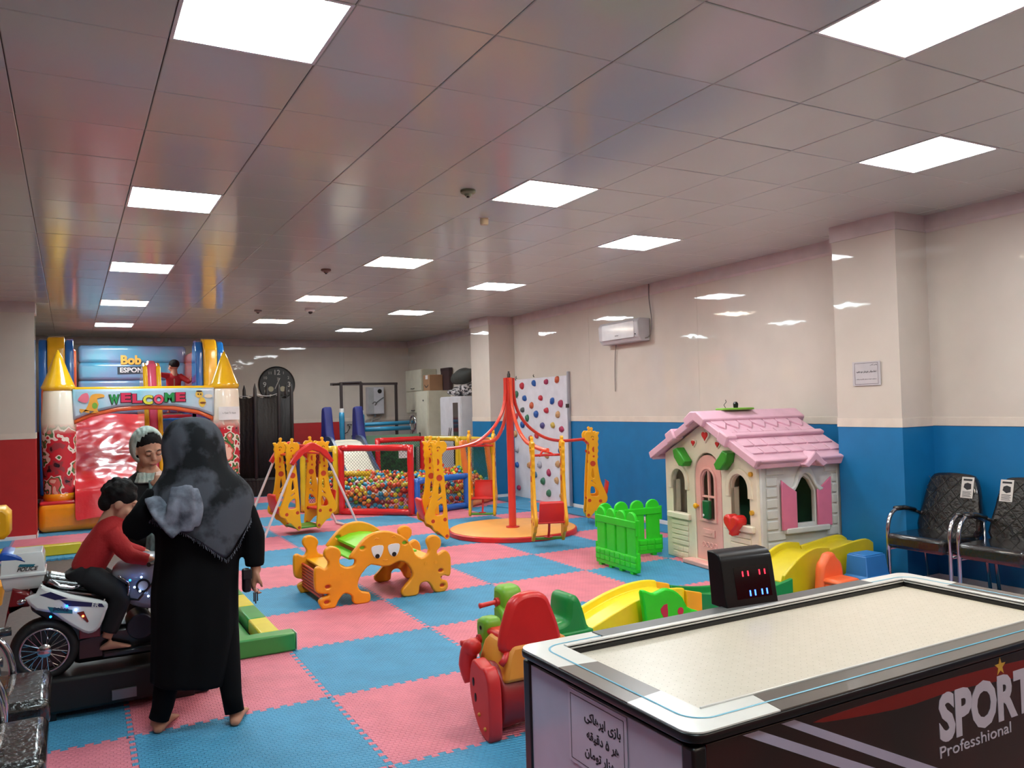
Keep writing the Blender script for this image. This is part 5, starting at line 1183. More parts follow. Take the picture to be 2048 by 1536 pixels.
    text('lettering', 'POLICE', .028, BLK, b, G @ Matrix.Translation((-.21, .808, .002)), .0005, bold=.0006, shear=.4)
    obj('box_mount', MB(O).tube([(-.18, 5.1, .71), (-.14, 5.1, .66)], .03, 8), BB, t)
    # front tank and headlamp fairing
    mb = MB(O); mb.tube(smoothpoly([(.21, 5.08, .70), (.28, 5.07, .73), (.36, 5.07, .735), (.46, 5.07, .72), (.53, 5.07, .68)], 3, False), [(.05, .04), (.075, .06), (.09, .075), (.1, .085), (.105, .09), (.11, .095), (.115, .1), (.115, .1), (.11, .1), (.1, .09), (.09, .08), (.07, .06), (.05, .05)], 16); fr = obj('tank', mb, mat('bike_silver', (176, 180, 190), .25, coat=.5), t, smooth=True)
    plate('front_fairing', [smoothpoly([(.25, .62), (.30, .55), (.40, .52), (.55, .5), (.62, .62), (.58, .74), (.45, .78), (.33, .74)], 2)], .2, mat('bike_grey', (150, 154, 168), .3, coat=.4), t, O @ XZ(5.07), .03)
    obj('fairing_edge', MB(O).tube(smoothpoly([(.22, 4.97, .73), (.27, 4.96, .69), (.27, 4.955, .63), (.24, 4.96, .56)], 3, False), .006, 6), CHR, t, smooth=True)
    obj('headlamp_ring', MB(O).tube([(.345+.032*math.cos(a*PI/8), 4.945, .665+.032*math.sin(a*PI/8)) for a in range(16)], .006, 6, close=True), BB, t); obj('headlamp', MB(O).cyl((.345, 4.955, .665), (.345, 4.945, .665), .028, n=20), WHT, t)
    obj('headlamp_bar', MB(O).tube([(.28, 4.95, .6), (.32, 4.945, .59), (.4, 4.945, .68)], .007, 6), BB, t)
    for k in range(2): obj('handlebar', MB(O).tube([(.40, 5.07, .76), (.41, 5.07+(.16 if k else -.14), .79), (.37, 5.07+(.22 if k else -.2), .79)], .013, 8), BB, t)
    obj('engine', MB(O).cyl((.33, 4.95, .44), (.33, 5.15, .44), .07, n=20), mat('engine_grey', (50, 52, 62), .35, .4), t, bevel=.006)
    obj('windshield', MB(O).loft([[(.44, 4.97, .76), (.44, 5.17, .76), (.445, 5.17, .76), (.445, 4.97, .76)], [(.5, 5.0, .9), (.5, 5.14, .9), (.505, 5.14, .9), (.505, 5.0, .9)]]), mat('smoke_screen', (40, 44, 52), .08, coat=.5), t)
    LED = mat('led_blue_white', (150, 190, 255), emit=14); LEDB = mat('led_deep_blue', (20, 120, 255), emit=12); LEDR = mat('led_orange', (255, 110, 60), emit=8)
    for (x, z, m) in ((.279, .706, LEDB), (.336, .716, LED), (.301, .665, LED), (.328, .64, LED), (.37, .607, LED), (-.101, .572, LEDB), (-.026, .617, LEDB), (.015, .59, LED), (.048, .553, LEDR)):
        obj('led', MB(O).ball((x, 4.93 if x > .2 else 4.888, z), .006, 8, 5), m, t, smooth=True)
ride()

# ================================================================ PEOPLE
LIP = mat('lip', (150, 78, 70), .5); EYW = mat('eye_white', (206, 200, 196), .3); BROW = mat('brow', (34, 22, 20), .7)
def head(mb, T, s=1.0):
    """adds a head (face towards local +Y, centre at the ears) to an un-remeshed body mesh"""
    K = T @ Matrix.Scale(s, 4); old = mb.T; mb.T = old @ K
    mb.ball((0, -.012, .028), (.074, .092, .086)); mb.ball((0, .022, -.025), (.061, .066, .078)); mb.ball((0, .05, -.086), (.026, .026, .022))
    for x in (-1, 1):
        mb.ball((x*.034, .056, -.03), (.028, .026, .03)); mb.ball((x*.075, -.004, -.005), (.011, .02, .031), 10, 7); mb.ball((x*.03, .075, .03), (.026, .014, .01), 8, 5)
    mb.tube([(0, .078, .022), (0, .092, -.002), (0, .104, -.022)], [.010, .012, .014], 8); mb.ball((0, .084, -.052), (.022, .012, .012), 8, 6)
    mb.tube([(0, -.02, -.04), (0, -.03, -.16)], [.045, .05], 12)
    mb.T = old
def face_parts(parent, T, s=1.0, down=True):
    K = T @ Matrix.Scale(s, 4)
    for x in (-1, 1):
        obj('eye', MB(K).ball((x*.03, .074, .012), (.0135, .0135, .0105), 10, 7), EYW, parent, smooth=True)
        obj('eyelid', MB(K).ball((x*.03, .0755, .0145), (.0165, .0155, .0125), 10, 7), SKIN2, parent, smooth=True)
        obj('eyelash', MB(K).tube([(x*.018, .088, .006), (x*.03, .0915, .004), (x*.042, .086, .007)], .0018, 5), BROW, parent)
        obj('eyebrow', MB(K).tube([(x*.016, .09, .034), (x*.03, .0905, .039), (x*.046, .083, .035)], [.0025, .0035, .002], 6), BROW, parent)
    obj('lips', MB(K).tube([(-.02, .089, -.053), (-.008, .096, -.050), (0, .0965, -.0515), (.008, .096, -.050), (.02, .089, -.053)], [.002, .0055, .006, .0055, .002], 8), LIP, parent, smooth=True)
def hand(mb, T, s=1.0, curl=.6, side=1):
    """palm along local +Y, back of hand +Z; five fingers bent by curl"""
    old = mb.T; mb.T = old @ T @ Matrix.Scale(s, 4)
    mb.loft([[(x*w_, y, z*h) for x, z in ((-1, -.6), (-.6, -1), (.6, -1), (1, -.6), (1, .6), (.6, 1), (-.6, 1), (-1, .6))] for y, w_, h in ((-.03, .026, .02), (.0, .03, .018), (.04, .038, .015), (.08, .04, .013))])
    for k, (x, L) in enumerate(((-.030, .068), (-.010, .078), (.011, .074), (.031, .058))):
        p = Vector((x, .078, 0)); a = 0; pts = [p-Vector((0, .02, 0)), p.copy()]
        for q in range(3):
            a += curl*(1 if q else .7); p = p+Vector((0, math.cos(a), -math.sin(a)))*L*(.42, .32, .26)[q]; pts.append(p.copy())
        mb.tube([tuple(v) for v in pts], [.0095, .0095, .009, .008, .006], 8)
    mb.tube([(side*-.02, .0, 0), (side*-.045, .03, -.012), (side*-.052, .055, -.03), (side*-.04, .075, -.042)], [.013, .012, .0105, .008], 8)
    mb.T = old
def foot(mb, heel, d, L, z0):
    d = Vector((*d, 0)).normalized(); n = Vector((-d.y, d.x, 0)); h = Vector((*heel, z0)); s = L/.23
    R = []
    for u, w_, z in ((.0, .018, .028), (.02, .03, .045), (.06, .034, .07), (.11, .036, .062), (.16, .042, .04), (.2, .04, .026), (.228, .022, .016)):
        c = h+d*u*s; R.append([tuple(c+n*(w_*s*math.cos(a))+Vector((0, 0, z*s*.5+z*s*.5*math.sin(a)))) for a in [2*PI*i/10 for i in range(10)]])
    mb.loft(R)
    for k in range(5):
        c = h+d*(.205-.006*k*k*.6)*s+n*(-.032+.016*k)*s+Vector((0, 0, .011*s)); mb.ball(tuple(c), (.010*s, .010*s, .0095*s), 8, 6)
def folds(rings, amp, n, seed=0):
    out = []
    for j, r_ in enumerate(rings):
        c = sum((Vector(p) for p in r_), Vector())/len(r_)
        out.append([tuple(Vector(p)+(Vector(p)-c).normalized()*amp*(math.sin(i*2*PI*n/len(r_)+seed+j*.12)+.6*math.sin(i*2*PI*(n*2+1)/len(r_)+2*seed-j*.2))) for i, p in enumerate(r_)])
    return out
def ell(cx, cy, z, rx, ry, n=36, tilt=0): return [(cx+rx*math.cos(2*PI*i/n), cy+ry*math.sin(2*PI*i/n), z+tilt*math.cos(2*PI*i/n)) for i in range(n)]
FZ = .024
def woman():
    t = thing('person', 'woman seen from behind in a long black coat and mottled grey headscarf, barefoot', 'person', loc=(.56, 4.42, FZ)); O = Matrix.Translation((-.56, -4.42, -FZ))
    CO = mat('coat_black', (5, 5, 7), .9, spec=.15, noise_col=((8, 8, 11), 5, .6)); 
    SCF = mat('scarf_grey', (72, 75, 83), .9, spec=.2, noise_col=((26, 28, 31), 5.5, .16), bump=('noise', 7, .6)); SCL = mat('scarf_light', (120, 126, 140), .8, noise_col=((66, 70, 82), 14, .4), bump=('noise', 18, .6))
    mb = MB(O)
    HT = Matrix.Translation((.545, 4.47, 1.46)) @ Euler((-.25, 0, .6)).to_matrix().to_4x4(); head(mb, HT, 1.02)
    mb.tube([(.56, 4.45, 1.36), (.58, 4.44, 1.22), (.58, 4.44, 1.0), (.57, 4.44, .8)], [(.055, .05), (.15, .075), (.15, .085), (.15, .09)], 16)
    for hx, kx, ax, ay in ((.49, .44, .37, 4.47), (.65, .69, .73, 4.36)): mb.tube([(hx, 4.44, .82), (kx, 4.44, .46), (ax, ay+.01, .1), (ax, ay, .05)], [.085, .055, .034, .036], 12)
    foot(mb, (.362, 4.415), (.45, 1), .235, FZ); foot(mb, (.712, 4.30), (.35, 1), .235, FZ)
    mb.tube([(.72, 4.44, 1.17), (.805, 4.42, 1.07), (.845, 4.41, .96), (.848, 4.39, .77)], [.045, .042, .034, .026], 10); mb.tube([(.38, 4.46, 1.22), (.29, 4.42, 1.07), (.40, 4.72, 1.19), (.43, 4.80, 1.22)], [.05, .04, .028, .025], 10)
    hand(mb, Matrix.Translation((.848, 4.39, .775)) @ frame((0, 0, 0), (0, 1, 0), (-.25, 0, -1)), .95, .75)
    hand(mb, Matrix.Translation((.43, 4.80, 1.22)) @ frame((0, 0, 0), (1, 0, 0), (.1, .6, .8)), .9, .5)
    blob('body', mb, SKIN, t, .0075, 3)
    # trousers
    mb = MB(O)
    mb.tube([(.49, 4.44, .8), (.45, 4.45, .46), (.392, 4.455, .14), (.375, 4.46, .085)], [.1, .078, .052, .05], 14); mb.tube([(.65, 4.44, .8), (.69, 4.42, .46), (.712, 4.37, .16), (.722, 4.355, .08)], [.1, .073, .05, .048], 14)
    obj('trousers', mb, CO, t, smooth=True)
    # coat: body and sleeves as one cloth
    mb = MB(O)
    R = [ell(.57, 4.44, 1.30, .09, .08), ell(.575, 4.44, 1.25, .19, .11), ell(.58, 4.44, 1.18, .22, .125), ell(.585, 4.44, 1.05, .215, .135), ell(.57, 4.44, .88, .205, .14), ell(.555, 4.44, .72, .212, .155), ell(.552, 4.44, .5, .212, .16), ell(.535, 4.44, .32, .20, .155, tilt=-.02), ell(.52, 4.44, .24, .19, .15, tilt=-.03)]
    mb.loft(folds(R, .006, 5)); mb.tube([(.74, 4.44, 1.18), (.805, 4.42, 1.08), (.845, 4.41, .96), (.845, 4.40, .80)], [.065, .062, .058, .05], 16); mb.tube([(.40, 4.45, 1.2), (.32, 4.42, 1.10), (.285, 4.42, 1.06), (.34, 4.56, 1.10), (.41, 4.74, 1.185)], [.08, .075, .075, .06, .05], 16)
    blob('coat', mb, CO, t, .014, 3)
    # headscarf: hood, shoulders and a pointed back
    def rim(z0, cx, rx, ry, f):
        out = []
        for i in range(48):
            a = 2*PI*i/48; x = cx+rx*math.cos(a); y = 4.44+ry*math.sin(a); out.append((x, y, f(x, y, a)))
        return out
    def n_(cx, cy, z, rx, ry): return [(cx+rx*math.cos(2*PI*i/48), cy+ry*math.sin(2*PI*i/48), z) for i in range(48)]
    def zb(x, y, a):
        if y < 4.47:
            pts = [(.28, 1.13), (.30, 1.12), (.38, 1.07), (.46, 1.04), (.55, .98), (.64, .9), (.69, .865), (.74, .93), (.80, 1.02), (.86, 1.12)]
            for (xa, za), (xb, zb_) in zip(pts, pts[1:]):
                if xa <= x <= xb: return za+(zb_-za)*(x-xa)/(xb-xa)
        return 1.12
    R = [n_(.548, 4.45, 1.597, .02, .02), n_(.548, 4.45, 1.592, .06, .06), n_(.55, 4.45, 1.575, .10, .10), n_(.553, 4.45, 1.53, .137, .13), n_(.555, 4.45, 1.47, .152, .142), n_(.558, 4.45, 1.41, .152, .14), n_(.565, 4.44, 1.36, .148, .135), n_(.575, 4.44, 1.31, .165, .14), n_(.585, 4.44, 1.26, .215, .155), n_(.59, 4.44, 1.2, .255, .168), n_(.585, 4.44, 1.15, .265, .174)]
    last = rim(0, .58, .27, .178, zb); mid = [tuple((Vector(a)+Vector(b))/2) for a, b in zip(R[-1], last)]
    R2 = folds(R[4:]+[mid, last], .0055, 4, 1.0); mb = MB(O); mb.loft(R[:4]+R2, cap=False); mb.f.append(tuple(len(mb.v)-48*(len(R)+2)+i for i in range(48))); mb.mi.append(0)
    sc_ = obj('headscarf', mb, SCF, t, smooth=True, solid=.006, sub=1)
    mb = MB(O); rr = random.Random(8)
    for i in range(48):
        a, b = last[i], last[(i+1) % 48]
        if a[1] > 4.44: continue
        for q in range(5):
            p = Vector(a).lerp(Vector(b), q/5); mb.tube([tuple(p+Vector((0, -.004, .004))), tuple(p+Vector((rr.uniform(-.006, .006), -.006, -rr.uniform(.008, .018))))], .0012, 3)
    o = obj('fringe', mb, SCL, sc_); o['kind'] = 'stuff'
    mb = MB(O)
    for pts, w_ in (([(.46, 4.27, 1.25), (.44, 4.245, 1.18), (.43, 4.25, 1.11), (.425, 4.26, 1.06)], (.035, .02)), ([(.49, 4.26, 1.26), (.495, 4.235, 1.18), (.5, 4.24, 1.1), (.49, 4.25, 1.04)], (.036, .022)), ([(.53, 4.27, 1.24), (.55, 4.25, 1.16), (.545, 4.255, 1.1), (.53, 4.26, 1.06)], (.026, .018)), ([(.36, 4.36, 1.2), (.38, 4.29, 1.14), (.42, 4.27, 1.08), (.46, 4.26, 1.03)], (.05, .02))):
        mb.tube(smoothpoly(pts, 3, False), [w_]*10, 10)
    blob('scarf_end', mb, SCL, t, .009, 1)
    k = thing('keys', 'small bunch of keys hanging from the hand of the woman in black', 'keys', loc=(.835, 4.33, .66)); OK = Matrix.Translation((-.835, -4.33, -.66))
    obj('ring', MB(OK).tube([(.835+.012*math.cos(a*PI/5), 4.33, .69+.012*math.sin(a*PI/5)) for a in range(10)], .0015, 5, close=True), CHR, k)
    for dx in (-.008, .0, .009): obj('key', MB(OK).box(.832+dx-.003, .832+dx+.003, 4.328, 4.332, .622+abs(dx)*1.3, .68), STL, k)
    p = thing('purse', 'small black purse held low in the right hand of the woman in black', 'purse', loc=(.80, 4.36, .68)); OP = Matrix.Translation((-.80, -4.36, -.68))
    obj('pouch', MB(OP).box(.775, .815, 4.34, 4.40, .68, .80), mat('purse_black', (12, 11, 13), .4), p, bevel=.012)
    obj('flap', MB(OP).box(.772, .818, 4.335, 4.345, .75, .802), mat('purse_flap', (20, 19, 22), .4), p, bevel=.004)
woman()
def girl():
    t = thing('person', 'girl in black with a pale headscarf looking down behind the motorbike ride', 'person', loc=(.45, 5.68, .0)); O = Matrix.Translation((-.45, -5.68, 0))
    HT = Matrix.Translation((.437, 5.66, 1.385)) @ Euler((-.38, .06, PI+.28)).to_matrix().to_4x4()
    mb = MB(O); head(mb, HT, 1.06)
    mb.tube([(.44, 5.68, 1.28), (.45, 5.69, 1.14), (.45, 5.69, .85)], [(.05, .05), (.14, .08), (.14, .09)], 14)
    for s in (-1, 1): mb.tube([(.45+s*.08, 5.69, .85), (.45+s*.09, 5.68, .45), (.45+s*.09, 5.69, .06)], [.075, .05, .035], 10); foot(mb, (.45+s*.09, 5.72), (s*.1, -1), .22, .001)
    mb.tube([(.32, 5.66, 1.17), (.29, 5.55, .98), (.38, 5.44, .93)], [.042, .036, .024], 10); hand(mb, Matrix.Translation((.38, 5.44, .93)) @ frame((0, 0, 0), (0, 1, 0), (1, -.2, -.1)), .8, .4)
    mb.tube([(.58, 5.66, 1.17), (.60, 5.55, 1.0), (.53, 5.46, 1.12)], [.042, .036, .024], 10); hand(mb, Matrix.Translation((.53, 5.46, 1.12)) @ frame((0, 0, 0), (1, 0, .0), (-.2, 0, 1)), .8, .4)
    b = blob('body', mb, SKIN2, t, .0065, 3); face_parts(t, O @ HT, 1.06)
    BK = mat('girl_black', (14, 13, 16), .8); mb = MB(O)
    mb.loft(folds([ell(.44, 5.69, 1.26, .06, .05), ell(.445, 5.69, 1.2, .14, .085), ell(.45, 5.69, 1.1, .16, .1), ell(.45, 5.69, .9, .15, .11), ell(.45, 5.69, .7, .17, .13), ell(.45, 5.69, .45, .19, .15)], .004, 5))
    mb.tube([(.33, 5.68, 1.18), (.285, 5.57, 1.0), (.36, 5.46, .935)], [.06, .05, .04], 12); mb.tube([(.57, 5.68, 1.18), (.61, 5.56, 1.0), (.55, 5.47, 1.08)], [.06, .05, .04], 12); blob('tunic', mb, BK, t, .014, 2)
    for s in (-1, 1): obj('trouser_leg', MB(O).tube([(.45+s*.08, 5.69, .6), (.45+s*.09, 5.68, .3), (.45+s*.09, 5.69, .09)], [.075, .06, .055], 12), BK, t, smooth=True)
    obj('hair', MB(O @ HT @ Matrix.Scale(1.06, 4)).ball((0, -.028, .055), (.081, .095, .078), 24, 16), HAIR, t, smooth=True)
    PS = mat('scarf_pale', (196, 198, 186), .75, noise_col=((146, 166, 160), 6, .4), bump=('wave', 10, .4)); K = O @ HT @ Matrix.Scale(1.06, 4)
    sh = MB(K).ball((0, -.03, .02), (.096, .108, .122), 28, 20)
    Ki = K.inverted(); sh.f = [f for f in sh.f if (lambda c: c.y < .02 and not (c.z < -.06 and c.y > -.02))(sum((Ki @ Vector(sh.v[i]) for i in f), Vector())/len(f))]; sh.mi = [0]*len(sh.f)
    obj('headscarf', sh, PS, t, smooth=True, solid=.008)
    mb = MB(O); mb.loft(folds([ell(.437, 5.69, 1.25, .07, .06), ell(.44, 5.68, 1.225, .09, .075), ell(.44, 5.66, 1.18, .11, .095)], .005, 5)); blob('neck_scarf', mb, PS, t, .011, 2)
    obj('shirt_print', MB(O).loft([[(x, 5.575-.0*z, z) for x, z in ((.33, .93), (.42, .95), (.43, 1.0), (.34, 1.0))], [(x, 5.578, z) for x, z in ((.33, .93), (.42, .95), (.43, 1.0), (.34, 1.0))]]), mat('print_pink', (190, 90, 160), .6), t)
    mb = MB(O); mb.tube([(.47, 5.58, 1.2), (.48, 5.55, 1.0), (.47, 5.54, .85), (.47, 5.54, .74)], [(.04, .02), (.05, .02), (.06, .02), (.07, .02)], 10); obj('scarf_tail', mb, mat('scarf_teal', (120, 150, 150), .7, bump=('wave', 10, .4)), t, smooth=True)
girl()
def boy():
    t = thing('person', 'small boy in a red sweater riding the kiddie motorbike, seen from the side', 'person', loc=(.1, 5.1, .72)); O = Matrix.Translation((-.1, -5.1, -.72))
    HT = Matrix.Translation((.245, 5.1, 1.115)) @ Euler((0, 0, 0)).to_matrix().to_4x4() @ Matrix.Rotation(-PI/2-.12, 4, 'Z') @ Matrix.Rotation(-.38, 4, 'X')
    mb = MB(O); head(mb, HT, .96)
    mb.tube([(.2, 5.1, 1.02), (.17, 5.1, .95), (.1, 5.1, .83), (.06, 5.1, .76)], [.04, .065, .07, .07], 12)
    for y in (4.99, 5.2):
        k = -1 if y < 5.1 else 1
        mb.tube([(.07, 5.1+k*.05, .745), (.215, 5.1+k*.11, .63), (.235, 5.1+k*.12, .60), (.16, 5.1+k*.14, .40)], [.06, .045, .042, .026], 10); foot(mb, (.125, 5.1+k*.14), (1, -.05), .16, .337)
        mb.tube([(.205, 5.1+k*.08, .96), (.27, 5.1+k*.12, .85), (.39, 5.1+k*.13, .80)], [.035, .03, .02], 10); hand(mb, Matrix.Translation((.395, 5.1+k*.13, .80)) @ frame((0, 0, 0), (0, -1, 0), (1, 0, -.2)), .62, .8)
    blob('body', mb, SKIN2, t, .0075, 3); face_parts(t, O @ HT, .96, False)
    SW = mat('sweater_red', (176, 26, 30), .8, bump=('noise', 60, .3)); mb = MB(O)
    mb.tube([(.225, 5.1, 1.05), (.215, 5.1, 1.01), (.185, 5.1, .955), (.13, 5.1, .87), (.085, 5.1, .79), (.075, 5.1, .755)], [(.045, .045), (.072, .075), (.085, .11), (.09, .115), (.088, .105), (.088, .1)], 18)
    for k in (-1, 1): mb.tube([(.19, 5.1+k*.07, .965), (.25, 5.1+k*.125, .87), (.28, 5.1+k*.135, .835), (.375, 5.1+k*.13, .80)], [.055, .048, .044, .034], 12)
    blob('sweater', mb, SW, t, .011, 4)
    mb = MB(O); TR = mat('boy_trousers', (14, 14, 20), .75)
    mb.tube([(.03, 5.1, .79), (.06, 5.1, .735), (.08, 5.1, .70)], [(.095, .1), (.1, .1), (.07, .07)], 14)
    for k in (-1, 1): mb.tube([(.07, 5.1+k*.055, .745), (.215, 5.1+k*.11, .64), (.235, 5.1+k*.125, .6), (.17, 5.1+k*.14, .43)], [.075, .06, .056, .045], 12)
    blob('trousers', mb, TR, t, .012, 4)
    mb = MB(O @ HT @ Matrix.Scale(.96, 4)); mb.ball((0, -.022, .045), (.084, .1, .085), 18, 12)
    rr = random.Random(2)
    for _ in range(60):
        a = rr.uniform(0, 2*PI); e = rr.uniform(-.1, 1.4); mb.ball((.078*math.cos(a)*math.cos(e), -.026+.094*math.sin(a)*math.cos(e), .05+.08*math.sin(e)), rr.uniform(.014, .024), 7, 5)
    mb.ball((0, -.07, -.01), (.066, .05, .06)); blob('hair', mb, HAIR, t, .007, 1)
boy()
def climber():
    t = thing('person', 'boy in a red shirt standing at the top of the bouncy castle steps', 'person', loc=(1.6, 15.25, 1.63)); O = Matrix.Translation((-1.6, -15.25, -1.63))
    HT = Matrix.Translation((1.6, 15.2, 2.44)) @ Matrix.Rotation(.5, 4, 'Z'); mb = MB(O); head(mb, HT, 1.0)
    mb.tube([(1.6, 15.2, 2.36), (1.6, 15.22, 2.24), (1.6, 15.24, 2.0), (1.6, 15.25, 1.9)], [.04, .1, .1, .09], 12)
    for s in (-1, 1): mb.tube([(1.6+s*.06, 15.25, 1.95), (1.6+s*.07, 15.22, 1.8), (1.6+s*.07, 15.25, 1.68)], [.06, .045, .03], 10); foot(mb, (1.6+s*.07, 15.25), (s*.1, 1), .16, 1.632)
    mb.tube([(1.5, 15.2, 2.27), (1.36, 15.1, 2.3), (1.26, 15.0, 2.42)], [.035, .03, .02], 8); hand(mb, Matrix.Translation((1.26, 15.0, 2.42)) @ frame((0, 0, 0), (1, 0, 0), (-.2, -.2, 1)), .6, .5)
    mb.tube([(1.7, 15.2, 2.27), (1.84, 15.12, 2.16), (1.87, 15.05, 2.2)], [.035, .03, .02], 8); hand(mb, Matrix.Translation((1.87, 15.05, 2.2)) @ frame((0, 0, 0), (1, 0, 0), (.2, -.2, 1)), .6, .5)
    blob('body', mb, SKIN, t, .01, 2)
    mb = MB(O); mb.tube([(1.6, 15.2, 2.33), (1.6, 15.21, 2.26), (1.6, 15.24, 2.0), (1.6, 15.25, 1.92)], [(.06, .05), (.13, .09), (.115, .1), (.12, .1)], 16)
    mb.tube([(1.51, 15.2, 2.28), (1.37, 15.11, 2.3), (1.28, 15.03, 2.39)], [.055, .045, .035], 10); mb.tube([(1.69, 15.2, 2.28), (1.84, 15.12, 2.17), (1.86, 15.07, 2.19)], [.055, .045, .035], 10)
    blob('shirt', mb, mat('sweater_red', (176, 26, 30)), t, .014, 3)
    for s in (-1, 1): obj('trouser_leg', MB(O).tube([(1.6+s*.06, 15.25, 1.96), (1.6+s*.07, 15.22, 1.8), (1.6+s*.07, 15.25, 1.69)], [.075, .06, .05], 12), mat('boy_trousers', (14, 14, 20)), t, smooth=True)
    mb = MB(O @ HT); mb.ball((0, -.02, .045), (.084, .1, .082), 16, 10); obj('hair', mb, HAIR, t, smooth=True)
climber()
# ================================================================ FOAM BORDERS ROUND THE VINYL PATCH
FG = mat('border_green', (44, 140, 60), .4, coat=.3); FY = mat('border_yellow', (216, 196, 40), .4, coat=.3); FW = mat('border_end_white', (214, 216, 210), .5)
def border(label, a, b, n, cols, w_=.13, h=.12, z0=.0235):
    a = Vector((*a, z0)); b = Vector((*b, z0)); L = (b-a).length; t = thing('foam_border', label, 'foam border', T=frame(a, b-a, Vector((0, 0, 1)).cross(b-a)))
    for k in range(n):
        obj('foam_block', MB().box(L*k/n+.003, L*(k+1)/n-.003, -w_/2, w_/2, 0, h), cols[k % len(cols)], t, bevel=.012)
    return t
border('green padded foam beam with a white end lying across the pink mats near the woman', (.70, 5.49), (1.30, 5.49), 1, [FG])
obj_end = obj('end_cap', MB().box(.602, .606, -.06, .06, .005, .115), FW, bpy.data.objects['foam_border'])
border('alternating yellow and green foam beam running away along the mat edge', (1.17, 5.62), (1.17, 10.3), 11, [FY, FG], .13, .1)
border('yellow padded foam beam in front of the bouncy castle', (-.9, 10.75), (1.1, 10.75), 2, [FY, mat('border_yellow2', (204, 184, 44), .4, coat=.3)], .13, .12)
obj('foam_ramp', MB().box(.86, 1.09, 5.58, 9.0, .001, .05), FG, None, bevel=.01); tag(bpy.data.objects['foam_ramp'], 'low dark green foam strip inside the yellow and green border', 'foam strip')

# ================================================================ SMALL RIDE AT FAR LEFT
def robot():
    t = thing('coin_ride', 'yellow and red children ride with an orange skirt cut by the left picture edge', 'ride', loc=(-.5, 5.75, 0))
    P = [(-.13, .93), (-.13, 1.05), (-.1, 1.085), (-.04, 1.085), (-.04, 1.14), (.04, 1.14), (.04, 1.085), (.15, 1.085), (.18, 1.05), (.18, .93), (.15, .9), (-.1, .9)]
    o = plate('head', [P], .24, YEL, t, XZ(0), .02)
    def star(R, r): return [((R if k % 2 == 0 else r)*math.sin(PI*k/5), (R if k % 2 == 0 else r)*math.cos(PI*k/5)) for k in range(10)]
    plate('star', [[(x+.1, y+.99) for x, y in star(.035, .016)]], .004, WHT, o, XZ(-.122), .0005)
    obj('column', MB().lathe([(.09, .05), (.09, .6), (.08, .9)], 20), RED, t); obj('skirt', MB().lathe([(.13, .5), (.15, .62), (.12, .68)], 24), ORA, t); obj('base', MB().lathe([(.21, .001), (.21, .05), (.2, .06)], 24), BLK, t)
robot()

